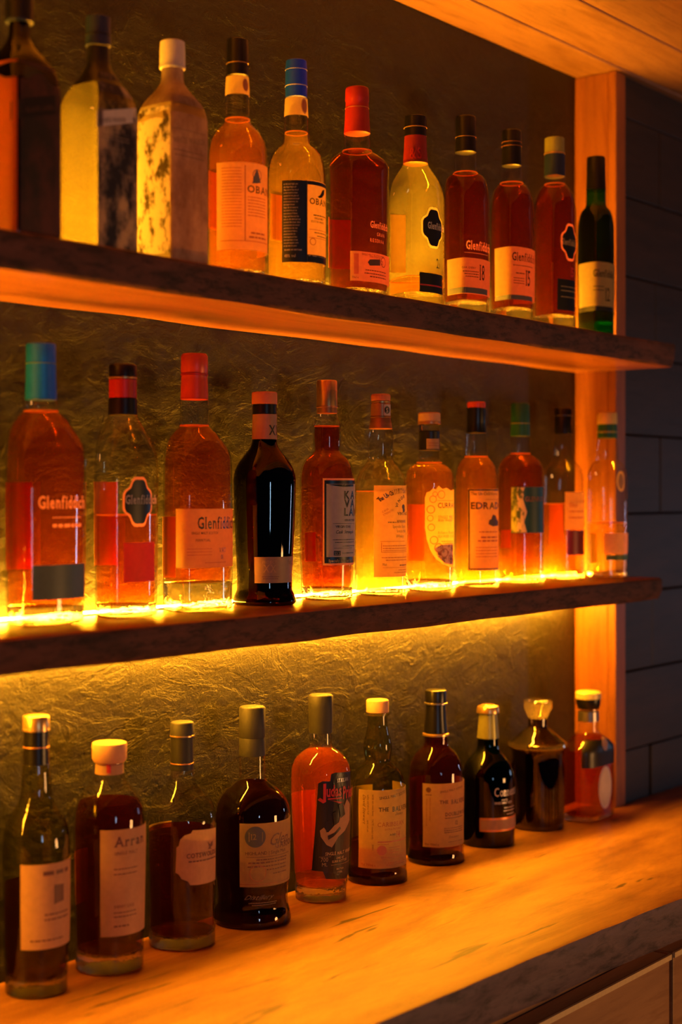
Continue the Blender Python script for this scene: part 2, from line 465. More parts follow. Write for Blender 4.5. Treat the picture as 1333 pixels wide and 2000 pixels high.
# post at the end of the shelves: lit side board and a front edge strip
post = bpy.data.objects.new('wooden_post', None); COL.objects.link(post); post.location = (XP, -PR, Z_CNT)
prop(post, 'upright timber post between the plaster wall and the dark plank wall', 'post')
H = Z_CEIL - Z_CNT
boxes('side_board', [(0.0, 0.03, 0.012, PR, 0.0, H)], 'post_wood', post, bev=0.0015)
boxes('front_strip', [(-0.003, 0.034, -0.006, 0.0105, 0.0, H)], 'post_wood', post, bev=0.002)


def slab(name, x0, x1, zt, th, lf, mats, label, cat, yback=-0.002, seed=0.0, amp=0.004):
    """live-edge slab; lf(x) = distance camera line -> front edge"""
    xs = np.linspace(x0, x1, 150)
    sec = [(1, 0.0), (0, 0.0), (0, -0.0)]
    V = []; Fc = []; idx = []
    ring = 12
    for x in xs:
        w1 = amp * noise.noise(Vector((x * 5 + seed, 0.3, seed))) + amp * .35 * noise.noise(Vector((x * 21 + seed, 2.3, seed)))
        w2 = amp * 1.6 * noise.noise(Vector((x * 6 + seed, 5.3, seed))) + amp * .5 * noise.noise(Vector((x * 27, 7, seed)))
        w3 = amp * 1.2 * noise.noise(Vector((x * 7 + seed, 9.3, seed)))
        yf = lf(x) - LW + w1
        zb = zt - th + 0.35 * w3
        pts = [(yback, zt), (yback * .5 + yf * .5, zt), (yf + 0.006, zt), (yf + 0.001, zt - 0.0015), (yf - 0.001 + w2 * .2, zt - th * .15),
               (yf + w2 * .5, zt - th * .35), (yf + 0.001 + w2 * .6, zt - th * .6), (yf + 0.003 + w3 * .4, zt - th * .85),
               (yf + 0.006, zb + .001), (yf + 0.012, zb), (yback * .5 + yf * .5, zb), (yback, zb)]
        V += [(x, p[0], p[1]) for p in pts]
    n = len(xs)
    for i in range(n - 1):
        for k in range(ring):
            a = i * ring + k; b = i * ring + (k + 1) % ring
            Fc.append((a, b, b + ring, a + ring)); idx.append(1 if 3 <= k <= 7 else 0)
    Fc.append(tuple(range(ring - 1, -1, -1))); idx.append(1)
    Fc.append(tuple((n - 1) * ring + k for k in range(ring))); idx.append(1)
    o = link_mesh(name, V, Fc, mats, smooth=True, idx=idx, sharp=50)
    prop(o, label, cat)
    return o


slab('wooden_shelf', X0, XP - 0.001, Z_TOP, 0.041, lambda x: 1.208 + 0.001 * x, ['shelf_wood', 'bark_edge'],
     'upper live-edge wooden shelf with dark bark front, under the top row', 'shelf', seed=1.0)
slab('wooden_shelf', X0, XP - 0.001, Z_MID, 0.039, lambda x: 1.232 - 0.004 * math.sin(x * 2), ['shelf_wood', 'bark_edge'],
     'lower live-edge wooden shelf with reddish bark front, under the middle row', 'shelf', seed=4.0)


def cnt_edge(x):
    # front edge of the bar top, slightly wavy
    px = [-1, 0.9, 1.3, 1.75, 2.2, 3.0, 5.0]; ly = [1.0, 0.990, 0.983, 0.972, 0.937, 0.925, 0.92]
    return float(np.interp(x, px, ly))


cs = slab('bar_counter', X0, 4.8, Z_CNT, 0.062, cnt_edge, ['counter_wood', 'counter_bark'],
          'wide glossy live-edge wooden bar top carrying the bottom row of bottles', 'counter', yback=-PR - 0.0035, seed=7.0, amp=0.006)
# strip of the top behind, up to the plaster (left of the post)
cb = boxes('trim_1', [(X0, XP - 0.0005, -PR - 0.0034, -0.0025, Z_CNT - 0.06, Z_CNT)], 'counter_wood'); prop(cb, kind='structure')

# cabinet below the bar top
cab = bpy.data.objects.new('back_bar_cabinet', None); COL.objects.link(cab)
cab.location = (0, 0, 0)
prop(cab, 'brown wooden cabinet under the bar top at the lower right', 'cabinet')
yc = 1.03 - LW
zc = Z_CNT - 0.0655
boxes('body', [(X0, 4.7, yc, -PR - 0.01, 0.0, zc)], 'cabinet_wood', cab)
x = 0.21
while x < 4.2:
    d = boxes('door', [(x, x + 0.60, yc - 0.034, yc - 0.001, 0.08, EYE - 0.661)], 'cabinet_wood', cab, bev=0.003)
    boxes('edge_highlight', [(x, x + 0.60, yc - 0.037, yc - 0.033, EYE - 0.668, EYE - 0.6605)], 'highlight_tone', d)  # painted highlight: paler strip where the door top catches light
    x += 0.61


def led(name, x0, x1, y, z, up, label):
    """aluminium channel with a glowing diffuser along the shelf"""
    e = bpy.data.objects.new('led_strip', None); COL.objects.link(e); e.location = (0, y, z)
    prop(e, label, 'light strip')
    s = 1 if up else -1
    boxes('channel', [(x0, x1, -.006, .006, min(0, s * .002), max(0, s * .002))], 'aluminium', e)
    V = []; Fc = []; n = int((x1 - x0) / 0.08); m = 8
    for i in range(n + 1):
        xx = x0 + (x1 - x0) * i / n
        for k in range(m + 1):
            t = PI * k / m
            V.append((xx, -.0026 * math.cos(t), s * (.0021 + .0028 * math.sin(t))))
    for i in range(n):
        for k in range(m):
            a = i * (m + 1) + k; q = (a, a + m + 1, a + m + 2, a + 1)
            Fc.append(q if up else q[::-1])
    link_mesh('diffuser', V, Fc, 'led_up' if up else 'led_down', e)
    return e


led('a', X0 + .1, XP - .02, -0.014, Z_TOP, True, 'amber light strip lying behind the bottles on the upper shelf')
led('b', X0 + .1, XP - .02, -0.0115, Z_MID, True, 'amber light strip lying behind the bottles on the lower shelf')
led('c', X0 + .1, XP - .02, -0.022, Z_MID - 0.039, False, 'amber light strip under the lower shelf, shining down on the bar top')

# ------------------------------------------------------------------ bottle kit
ROW = {'top': (1.26, Z_TOP, 'bottles on the upper shelf'), 'mid': (1.353, Z_MID, 'bottles on the lower shelf'),
       'bar': (1.355, Z_CNT, 'bottles on the bar top')}


def pchip(xk, yk, xq):
    xk = np.asarray(xk, float); yk = np.asarray(yk, float)
    h = np.diff(xk); dl = np.diff(yk) / h; n = len(xk); d = np.zeros(n)
    for i in range(1, n - 1):
        if dl[i - 1] * dl[i] > 0:
            w1 = 2 * h[i] + h[i - 1]; w2 = h[i] + 2 * h[i - 1]
            d[i] = (w1 + w2) / (w1 / dl[i - 1] + w2 / dl[i])
    d[0] = dl[0]; d[-1] = dl[-1]
    xq = np.clip(xq, xk[0], xk[-1]); k = np.clip(np.searchsorted(xk, xq) - 1, 0, n - 2)
    t = (xq - xk[k]) / h[k]
    return ((1 + 2 * t) * (1 - t) ** 2 * yk[k] + t * (1 - t) ** 2 * h[k] * d[k]
            + t * t * (3 - 2 * t) * yk[k + 1] + t * t * (t - 1) * h[k] * d[k + 1])


def sec_round(a): return 1.0


def sec_square(a):
    n = 7.0
    return (abs(math.cos(a)) ** n + abs(math.sin(a)) ** n) ** (-1 / n)


def sec_tri(a):
    n = 4.0; s = 0.0
    for k in (0, 2 * PI / 3, -2 * PI / 3):
        s += max(0.0, math.cos(a - k)) ** n
    return 0.55 + 0.45 * (s ** (-1 / n))


def sec_flat(a):
    n = 3.2
    return (abs(math.sin(a)) ** n + abs(math.cos(a) / 0.62) ** n) ** (-1 / n)


GLYPH = {}
SERIF_SKIP = set('oOcCeGgSsQ0368&.,-9a%')


def glyph(ch, bold, serif):
    key = (ch, bold, serif)
    if key in GLYPH: return GLYPH[key]
    cu = bpy.data.curves.new('g', 'FONT'); cu.body = ch; cu.size = 1.0; cu.resolution_u = 2; cu.offset = bold
    ob = bpy.data.objects.new('g', cu); COL.objects.link(ob)
    dg = bpy.context.evaluated_depsgraph_get(); dg.update()
    me = ob.evaluated_get(dg).to_mesh()
    vs = [(v.co.x, v.co.y) for v in me.vertices]; fs = [tuple(p.vertices) for p in me.polygons]
    ob.evaluated_get(dg).to_mesh_clear()
    bpy.data.objects.remove(ob); bpy.data.curves.remove(cu)
    if vs:
        x0 = min(v[0] for v in vs); vs = [(v[0] - x0, v[1]) for v in vs]; w = max(v[0] for v in vs)
        if serif and ch not in SERIF_SKIP:
            y1 = max(v[1] for v in vs); y0 = min(v[1] for v in vs)
            for yy, s in ((y0, 1), (y1, -1)):
                xsr = sorted(set(round(v[0], 3) for v in vs if abs(v[1] - yy) < 0.03))
                cl_ = []
                for q in xsr:
                    if cl_ and q - cl_[-1][1] < 0.17: cl_[-1][1] = q
                    else: cl_.append([q, q])
                for a, b in cl_:
                    if b - a > 0.30 and ch not in 'TEFLZ17': continue
                    n = len(vs); e = 0.055
                    vs += [(a - e, yy), (b + e, yy), (b + e, yy + s * .045), (a - e, yy + s * .045)]
                    fs.append((n, n + 1, n + 2, n + 3) if s > 0 else (n, n + 3, n + 2, n + 1))
    else:
        w = 0.25
    GLYPH[key] = (vs, fs, w)
    return GLYPH[key]


def text2d(s, h, bold=0.0, serif=False, wx=1.0, shear=0.0, gap=0.09, align='l'):
    """polygons of a line of text, h = height of capitals in metres"""
    k = h / 0.70; X = 0.0; V = []; Fc = []
    for ch in s:
        vs, fs, w = glyph(ch, bold, serif)
        n = len(V)
        V += [((X + v[0] + shear * v[1]) * k * wx, v[1] * k) for v in vs]
        Fc += [tuple(i + n for i in f) for f in fs]
        X += w + gap + (0.05 if serif else 0)
    wt = X * k * wx
    dx = {'l': 0, 'c': -wt / 2, 'r': -wt}[align]
    return [(v[0] + dx, v[1]) for v in V], Fc, wt


class Bottle:
    def __init__(s, cx, row, label, pts, glass='clear_glass', sec=sec_round, blend=None, name='whisky_bottle', cat='bottle', Lx=None):
        L, zb, grp = ROW[row]; s.row = row
        if Lx: L = Lx
        s.depth = F * L / (CT * (VPX - cx)); s.S = s.depth / F
        s.X = (s.depth - L * ST) / CT; s.Y = L - LW; s.zb = zb; s.cx = cx
        s.e = bpy.data.objects.new(name, None); COL.objects.link(s.e); s.e.location = (s.X, s.Y, zb)
        prop(s.e, label, cat, grp)
        c = Vector((-s.X, -LW - s.Y)).normalized()
        s.ac = math.atan2(c.x, -c.y)
        s.sec = sec
        e = [sec(a) * math.sin(a - s.ac) for a in np.linspace(-PI, PI, 361)]
        s.k = 2.0 / (max(e) - min(e)); s.off = (max(e) + min(e)) / 2 * s.k
        # profile
        P = sorted([(s.zpx(y), hw * s.S) for y, hw in pts], key=lambda q: q[0])
        if P[0][0] > 0.0: P = [(0.0, P[0][1])] + P
        P = [p for p in P if p[0] >= 0]
        if P[0][0] > 0: P = [(0.0, P[0][1])] + P
        s.pz = [p[0] for p in P]; s.pr = [p[1] for p in P]
        for i in range(1, len(s.pz)):
            if s.pz[i] <= s.pz[i - 1]: s.pz[i] = s.pz[i - 1] + 1e-4
        s.top = s.pz[-1]
        if blend is None: s.b0, s.b1 = 9, 10
        else: s.b0, s.b1 = s.zpx(blend[1]), s.zpx(blend[0])
        zs = sorted(set([0.0] + s.pz + list(np.linspace(0, s.top, 46))))
        zs2 = [zs[0]]
        for z in zs[1:]:
            if z - zs2[-1] > 6e-4: zs2.append(z)
        s.body = s.lathe_z('glass_body', zs2, glass, 0.0, bottom=0.0025)

    def zpx(s, y): return EYE + (HY - y) * s.S - s.zb

    def R(s, z): return float(pchip(s.pz, s.pr, np.array([z]))[0])

    def rad(s, a, z, inset=0.0):
        t = min(1, max(0, (s.b1 - z) / (s.b1 - s.b0))) if s.b0 < 5 else 0.0
        t = t * t * (3 - 2 * t)
        f = 1 + (s.sec(a) * s.k - 1) * t
        return s.R(z) * f - inset

    def pt(s, a, z, off=0.0, yoff=0.0):
        r = s.rad(a, z) + off
        return (r * math.sin(a), -r * math.cos(a), z)

    def lathe_z(s, name, zs, mat, inset, bottom=0.0, parent=None, n=56, cap=True):
        V = []; Fc = []
        zs = list(zs)
        first = [(zs[0], 0.93)] if bottom > 0 else []
        rings = []
        if bottom > 0:
            rings.append((zs[0], 0.90, zs[0])); rings.append((zs[0] + bottom * .35, 0.97, zs[0]))
            zs = [z for z in zs if z > zs[0] + bottom]
            rings.append((rings[0][0] + bottom, 1.0, rings[0][0] + bottom))
        rings += [(z, 1.0, z) for z in zs]
        for z, f, zr in rings:
            for i in range(n):
                a = 2 * PI * i / n
                r = (s.rad(a, zr) - inset) * f
                r = max(r, 0.0008)
                V.append((r * math.sin(a), -r * math.cos(a), z))
        m = len(rings)
        for j in range(m - 1):
            for i in range(n):
                a = j * n + i; b = j * n + (i + 1) % n
                Fc.append((a, b, b + n, a + n))
        if cap:
            Fc.append(tuple(range(n - 1, -1, -1))); Fc.append(tuple((m - 1) * n + i for i in range(n)))
        return link_mesh(name, V, Fc, mat, parent or s.e, smooth=True, sharp=50)

    def ring(s, name, pts, mat, parent=None, n=48, xo=0.0, label=None):
        """round part given by photo heights and half widths, listed top to bottom"""
        P = [(s.zpx(y), hw * s.S) for y, hw in pts]
        V = []; Fc = []
        P = P[::-1]
        # tiny bevel on both ends
        Q = [(P[0][0], P[0][1] * .93)] + [(P[0][0] + .0004, P[0][1])] + P[1:-1] + [(P[-1][0] - .0008, P[-1][1]), (P[-1][0], P[-1][1] * .93)]
        for z, r in Q:
            for i in range(n):
                a = 2 * PI * i / n; V.append((r * math.sin(a), -r * math.cos(a), z))
        m = len(Q)
        for j in range(m - 1):
            for i in range(n):
                a = j * n + i; b = j * n + (i + 1) % n; Fc.append((a, b, b + n, a + n))
        Fc.append(tuple(range(n - 1, -1, -1))); Fc.append(tuple((m - 1) * n + i for i in range(n)))
        o = link_mesh(name, V, Fc, mat, parent or s.e, smooth=True, sharp=40)
        if label: o['label'] = label
        return o

    def liquid(s, level, mat, bottom=None, inset=0.0022, base='base_glass'):
        z1 = s.zpx(level); z0 = s.zpx(bottom) if bottom else 0.008
        z0 = max(z0, 0.006)
        zs = [z0] + [z for z in np.linspace(z0, z1, 40)][1:]
        lq = s.lathe_z('liquid', zs, mat, inset, bottom=min(0.005, (z1 - z0) * .3))
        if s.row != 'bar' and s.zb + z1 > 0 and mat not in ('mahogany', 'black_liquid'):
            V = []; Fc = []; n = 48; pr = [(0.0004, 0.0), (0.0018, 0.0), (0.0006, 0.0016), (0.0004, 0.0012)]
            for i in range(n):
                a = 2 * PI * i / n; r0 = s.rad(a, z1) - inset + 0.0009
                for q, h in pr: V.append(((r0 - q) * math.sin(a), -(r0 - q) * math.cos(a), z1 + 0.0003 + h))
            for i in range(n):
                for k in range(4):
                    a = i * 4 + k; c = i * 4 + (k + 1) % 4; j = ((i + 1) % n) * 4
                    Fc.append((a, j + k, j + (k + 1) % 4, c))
            link_mesh('level_glint', V, Fc, 'level_glint', lq, smooth=True)  # bright ring painted in for the refracted glint at the liquid level
        if base:
            zb = max(0.004, z0 - 0.001)
            s.lathe_z('thick_base', list(np.linspace(0.0012, zb, 6)), base, 0.0008, bottom=0.0015)

    def ainv(s, px, z):
        """angle on the surface seen at photo column px"""
        u = (px - s.cx) * s.S
        best = None; bd = 1e9
        for a in np.linspace(s.ac - 1.5, s.ac + 1.5, 301):
            d = abs(s.rad(a, z) * math.sin(a - s.ac) - u)
            if d < bd: bd = d; best = a
        return best

    def zat(s, a, y):
        """local height seen at photo row y at angle a (on the near surface)"""
        z = s.zpx(y)
        for _ in range(2):
            r = s.rad(a, max(0, min(z, s.top))) ; dd = s.depth - r * math.cos(a - s.ac)
            z = EYE + (HY - y) * dd / F - s.zb
        return z

    def grid(s, name, a0, a1, z0, z1, mat, off, parent=None, thick=0.00025, label=None, shape=None):
        nxx = max(6, int(abs(a1 - a0) / 0.06)); nz = 8
        V = []; Fc = []
        for j in range(nz + 1):
            for i in range(nxx + 1):
                a = a0 + (a1 - a0) * i / nxx; z = z0 + (z1 - z0) * j / nz
                V.append(s.pt(a, z, off))
        n1 = len(V)
        for j in range(nz + 1):
            for i in range(nxx + 1):
                a = a0 + (a1 - a0) * i / nxx; z = z0 + (z1 - z0) * j / nz
                V.append(s.pt(a, z, off + thick))
        w = nxx + 1
        for j in range(nz):
            for i in range(nxx):
                a = j * w + i
                Fc.append((a + w, a + w + 1, a + 1, a)); Fc.append((n1 + a, n1 + a + 1, n1 + a + w + 1, n1 + a + w))
        edge = [i for i in range(w)] + [j * w + nxx for j in range(1, nz + 1)] + [nz * w + i for i in range(nxx - 1, -1, -1)] + [j * w for j in range(nz - 1, 0, -1)]
        for q in range(len(edge)):
            a = edge[q]; b = edge[(q + 1) % len(edge)]
            Fc.append((a, b, n1 + b, n1 + a))
        o = link_mesh(name, V, Fc, mat, parent or s.e, smooth=True, sharp=40)
        if label: o['label'] = label
        return o

    def label(s, xl, yt, yb, mat, xr=None, off=0.0003, name='label', a1=None, text=None, thick=0.0002):
        """paper label; left edge at photo column xl, wraps symmetrically round the front unless xr is given"""
        zm = s.zpx((yt + yb) / 2)
        a0 = s.ainv(xl, zm)
        if xr is not None: a1 = s.ainv(xr, zm)
        elif a1 is None: a1 = -a0 if a0 < -0.2 else a0 + 1.6
        ref = a0 + min(0.35, abs(a1 - a0) / 2)
        zt = s.zat(ref, yt); zb = s.zat(ref, yb)
        zb = max(zb, 0.002)
        return s.grid(name, a0, a1, zb, zt, mat, off, label=text, thick=thick)

    def back(s, xl, xr, yt, yb, mat, off=0.0003, name='back_label'):
        """label on the far side, seen through the bottle"""
        zm = s.zpx((yt + yb) / 2)
        u0 = (xl - s.cx) * s.S / s.R(zm); u1 = (xr - s.cx) * s.S / s.R(zm)
        u0 = max(-0.97, min(0.97, u0)); u1 = max(-0.97, min(0.97, u1))
        a0 = s.ac + PI - math.asin(u0); a1 = s.ac + PI - math.asin(u1)
        dd = s.depth + s.R(zm) * .7
        z0 = EYE + (HY - yb) * dd / F - s.zb; z1 = EYE + (HY - yt) * dd / F - s.zb
        return s.grid(name, a1, a0, max(z0, .003), z1, mat, off)

    def arc(s, z):
        """table arc length -> angle around the section"""
        aa = np.linspace(-PI, PI, 241); P = [s.pt(a, z) for a in aa]
        d = [0.0]
        for i in range(1, len(P)):
            d.append(d[-1] + math.hypot(P[i][0] - P[i - 1][0], P[i][1] - P[i - 1][1]))
        d = np.array(d) - np.interp(0, aa, d)
        return aa, d

    def deco(s, name, mat, items, parent=None, off=0.0007):
        """print on the surface: ('t', text, x, y, h, opts) in photo px, ('p', [(x,y)...]) traced outline,
        ('b', x0, x1, y, h) broken fine lines, ('r', x, y, r) ring, ('d', x, y, r) disc"""
        V = []; Fc = []
        bm = bmesh.new()

        def put2d(pts2, faces, a0, z0, rot=0.0):
            aa, dd = s.arc(max(0.001, z0)); d0 = np.interp(a0, aa, dd)
            cr, sr = math.cos(rot), math.sin(rot)
            vs = []
            for (x, y) in pts2:
                X = x * cr - y * sr; Y = x * sr + y * cr
                vs.append(bm.verts.new((d0 + X, z0 + Y, 0)))
            for f in faces:
                try: bm.faces.new([vs[i] for i in f])
                except ValueError: pass
            return aa, dd
        S = s.S
        tabs = None
        for it in items:
            k = it[0]
            if k == 't':
                _, txt, x, y, h, *o = it; o = o[0] if o else {}
                o = dict(o); rot = o.pop('rot', 0.0)
                a = s.ainv(x, s.zpx(y)); z = s.zat(a, y)
                pts2, fs, w = text2d(txt, h * S * 0.985, **o)
                put2d(pts2, fs, a, z, rot)
            elif k == 'T':     # text placed round the front centre: angle in degrees
                _, txt, adeg, y, h, *o = it; o = dict(o[0]) if o else {}
                rot = o.pop('rot', 0.0); o.setdefault('align', 'c')
                a = math.radians(adeg); z = s.zat(s.ac + 0.9, y)
                pts2, fs, w = text2d(txt, h * S * 0.985, **o)
                put2d(pts2, fs, a, z, rot)
            elif k == 'p':
                pts = it[1]; aa, dd = s.arc(max(0.001, s.zpx(pts[0][1]))); q = []
                for (x, y) in pts:
                    a = s.ainv(x, s.zpx(y)); q.append((float(np.interp(a, aa, dd)), s.zat(a, y)))
                vs = [bm.verts.new((u, v, 0)) for u, v in q]
                bm.faces.new(vs)
            elif k == 'P':     # outline in millimetres round (angle deg, photo row)
                _, adeg, y, pts = it
                z = s.zat(s.ac + 0.9, y)
                put2d([(u * .001, v * .001) for u, v in pts], [tuple(range(len(pts)))], math.radians(adeg), z)
            elif k == 'b':
                _, x0, x1, y, h = it[:5]
                a = s.ainv(x0, s.zpx(y)); b = s.ainv(x1, s.zpx(y)); z = s.zat(a, y)
                aa, dd = s.arc(max(0.001, z)); u0 = float(np.interp(a, aa, dd)); u1 = float(np.interp(b, aa, dd)); u = u0
                hh = h * S
                while u < u1:
                    w = min(u1 - u, hh * random.uniform(1.2, 4.0))
                    q = [bm.verts.new(c) for c in ((u, z, 0), (u + w, z, 0), (u + w, z + hh, 0), (u, z + hh, 0))]
                    bm.faces.new(q); u += w + hh * .6
            elif k == 'l':     # solid line
                _, x0, x1, y, h = it
                a = s.ainv(x0, s.zpx(y)); b = s.ainv(x1, s.zpx(y)); z = s.zat(a, y)
                aa, dd = s.arc(max(0.001, z)); u0 = float(np.interp(a, aa, dd)); u1 = float(np.interp(b, aa, dd)); nn = 8
                lo = [bm.verts.new((u0 + (u1 - u0) * i / nn, z, 0)) for i in range(nn + 1)]
                hi = [bm.verts.new((u0 + (u1 - u0) * i / nn, z + h * S, 0)) for i in range(nn + 1)]
                for i in range(nn): bm.faces.new((lo[i], lo[i + 1], hi[i + 1], hi[i]))
            elif k in 'rd':
                _, x, y, r = it[:4]; a = s.ainv(x, s.zpx(y)); z = s.zat(a, y); aa, dd = s.arc(max(0.001, z))
                u = float(np.interp(a, aa, dd)); rr = r * S; nn = 28; ow = it[4] if len(it) > 4 else 0.12
                out = [bm.verts.new((u + rr * math.cos(2 * PI * i / nn), z + rr * math.sin(2 * PI * i / nn), 0)) for i in range(nn)]
                if k == 'd': bm.faces.new(out)
                else:
                    inn = [bm.verts.new((u + rr * (1 - ow) * math.cos(2 * PI * i / nn), z + rr * (1 - ow) * math.sin(2 * PI * i / nn), 0)) for i in range(nn)]
                    for i in range(nn): bm.faces.new((out[i], out[(i + 1) % nn], inn[(i + 1) % nn], inn[i]))
        bmesh.ops.triangulate(bm, faces=[f for f in bm.faces if len(f.verts) > 4])
        for _ in range(3):
            es = [e for e in bm.edges if abs(e.verts[0].co.x - e.verts[1].co.x) > 0.0035]
            if not es: break
            bmesh.ops.subdivide_edges(bm, edges=es, cuts=1)
            bmesh.ops.triangulate(bm, faces=[f for f in bm.faces if len(f.verts) > 4])
        bm.verts.ensure_lookup_table()
        V = [(v.co.x, v.co.y) for v in bm.verts]; Fc = [tuple(v.index for v in f.verts) for f in bm.faces]
        bm.verts.index_update(); Fc = [tuple(v.index for v in f.verts) for f in bm.faces]
        bm.free()
        tab = {}
        W = []
        for (u, z) in V:
            key = round(z, 3)
            if key not in tab: tab[key] = s.arc(max(0.001, min(s.top, z)))
            aa, dd = tab[key]
            a = float(np.interp(u, dd, aa)); W.append(s.pt(a, z, off))
        return link_mesh(name, W, Fc, mat, parent or s.e)


# ------------------------------------------------------------------ shared details
def badge(b, adeg, y, w, h, ring_mat='gold_print', fill='black_print', off=0.0004):
    """eight-lobed dark badge with a pale rim"""
    def out(sc_):
        p = []
        for i in range(40):
            t = 2 * PI * i / 40
            r = 1 + 0.07 * math.cos(4 * t) - 0.05 * math.cos(8 * t)
            p.append((w / 2 * sc_ * r * math.cos(t), h / 2 * sc_ * r * math.sin(t)))
        return p
    o = b.deco('badge', ring_mat, [('P', adeg, y, out(1.0))], off=off)
    b.deco('badge_field', fill, [('P', adeg, y, out(0.88))], parent=o, off=off + 0.0003)
    return o


SER = dict(serif=True, bold=0.012)


# ================================================================== UPPER SHELF
b = Bottle(38, 'top', 'tall dark square bottle with glowing red side, leftmost on the upper shelf',
           [(-30, 21), (40, 21), (48, 20), (75, 22), (95, 34), (125, 62), (150, 75), (175, 79), (300, 79), (520, 78)],
           glass='black_glass', sec=sec_square, blend=(70, 170))
b.ring('cap', [(-40, 27), (0, 27), (44, 27)], 'black_plastic'); b.ring('cap_band', [(40, 27.6), (46, 27.6)], 'navy_plastic')
b.liquid(150, 'black_liquid', 470)
b.label(-60, 128, 462, 'ember_glow', xr=34, name='side_print_glow')  # glow of the backlit side face, put in as a bright patch
o = b.label(39, 120, 470, 'dark_smoke_print', a1=0.78, name='front_print')
b.deco('slanted_band', 'black_print', [('P', 0, 215, [(-36, -16), (36, 4), (36, 24), (-36, 4)])], off=0.0008)
b.deco('lettering', 'brown_print', [('t', 'BLACK LABEL', 52, 218, 9, dict(serif=True, rot=0.27, wx=.8))], off=0.0012)

b = Bottle(192, 'top', 'square clear bottle with navy cap and stormy grey print, second on the upper shelf',
           [(88, 21), (125, 22), (150, 34), (180, 58), (200, 70), (225, 74), (520, 73)], glass='straw_glass', sec=sec_square, blend=(120, 190))
b.ring('cap', [(34, 24), (60, 24), (92, 25)], 'navy_plastic'); b.ring('cap_band', [(68, 25.3), (72, 25.3)], 'black_plastic')
o = b.label(191, 140, 500, 'storm_print', a1=0.80, name='front_print')
b.grid('neck_sleeve', -PI, PI, b.zpx(172), b.zpx(94), 'black_print', 0.0003)
b2 = b.deco('slanted_band', 'grey_white', [('P', 0, 236, [(-30, -12), (36, 6), (36, 22), (-30, 5)])], off=0.0008)
b.deco('lettering', 'grey_print', [('t', 'WHITE WALKER', 198, 240, 9, dict(serif=True, rot=0.22, wx=.62)), ('b', 198, 250, 262, 2), ('b', 198, 250, 268, 2)], parent=b2, off=0.0013)
b.deco('neck_stripes', 'navy_print', [('p', [(176, 150), (190, 150), (192, 200), (168, 200)]), ('p', [(196, 145), (212, 150), (222, 200), (198, 200)])], off=0.0005)

b = Bottle(337, 'top', 'frosted square bottle with mottled side and greyish white cap, third on the upper shelf',
           [(132, 20), (160, 21), (180, 34), (205, 56), (225, 66), (245, 68), (530, 67)], glass='frosted_glass', sec=sec_square, blend=(150, 225))
b.ring('cap', [(82, 24), (105, 25), (136, 25)], 'grey_white'); b.ring('cap_band', [(128, 25.6), (134, 25.6)], 'silver_print')
b.grid('neck_sleeve', -PI, PI, b.zpx(214), b.zpx(134), 'white_smoke_print', 0.0003)
o = b.label(270, 215, 500, 'frost_print', xr=332, name='side_print_glow')
o = b.label(333, 185, 510, 'white_smoke_print', a1=0.79, name='front_print')
b.deco('lettering', 'grey_print', [('t', 'WHITE WALKER', 339, 278, 11, dict(serif=True, rot=0.10, wx=.66)), ('b', 340, 396, 292, 2), ('b', 342, 396, 302, 2), ('l', 336, 400, 250, 1)], off=0.0012)
b.liquid(300, 'pale', 500)


def neck_seal(b, x, y0, y1, xr):
    """cream neck paper with a round seal hanging at its right"""
    o = b.label(x, y0, y1, 'cream_paper', a1=b.ac + 1.9, name='neck_label')
    return o


b = Bottle(464, 'top', 'round amber bottle with black cap and large plain cream label, upper shelf',
           [(145, 21), (182, 23), (230, 24), (233, 27), (238, 27), (244, 30), (252, 38), (268, 50), (288, 56), (310, 58), (420, 58), (560, 54)], glass='clear_glass')
b.ring('cap', [(78, 20), (92, 21), (120, 21.5), (150, 21.5)], 'black_plastic'); b.ring('cap_band', [(124, 22), (127, 22)], 'gold_foil')
b.liquid(236, 'amber', 540)
neck_seal(b, 441, 150, 186, 480)
o = b.deco('neck_seal', 'cream_paper', [('P', math.degrees(b.ac) + 40, 167, [(5.2 * math.cos(t * .3491), 9.5 * math.sin(t * .3491)) for t in range(18)])], off=0.0012)
b.deco('seal_ring', 'rust_print', [('P', math.degrees(b.ac) + 40, 167, [(3.9 * math.cos(t * .3491), 7.6 * math.sin(t * .3491)) for t in range(18)])], parent=o, off=0.0016)
o = b.label(425, 317, 488, 'cream_paper')
b.deco('lettering', 'black_print', [('t', 'OBAN', 483, 375, 14, dict(serif=True, bold=.01, wx=1.05))], parent=o)
b.deco('drawing', 'grey_print', [('r', 502, 342, 11, .12), ('r', 500, 350, 8, .15), ('p', [(492, 358), (497, 338), (501, 330), (504, 338), (508, 357)])], parent=o, off=0.0008)
b.deco('fine_print', 'rust_print', [('l', 478, 479.2, 470, 145)] + [('b', 484, 517, y, 1.6) for y in range(385, 425, 6)] + [('b', 434, 472, y, 1.2) for y in range(330, 450, 6)]
       + [('b', 490, 516, 456, 3), ('b', 486, 518, 464, 3), ('l', 432, 520, 472, 1.2)], parent=o)
b.back(408, 428, 338, 450, 'orange_paper')

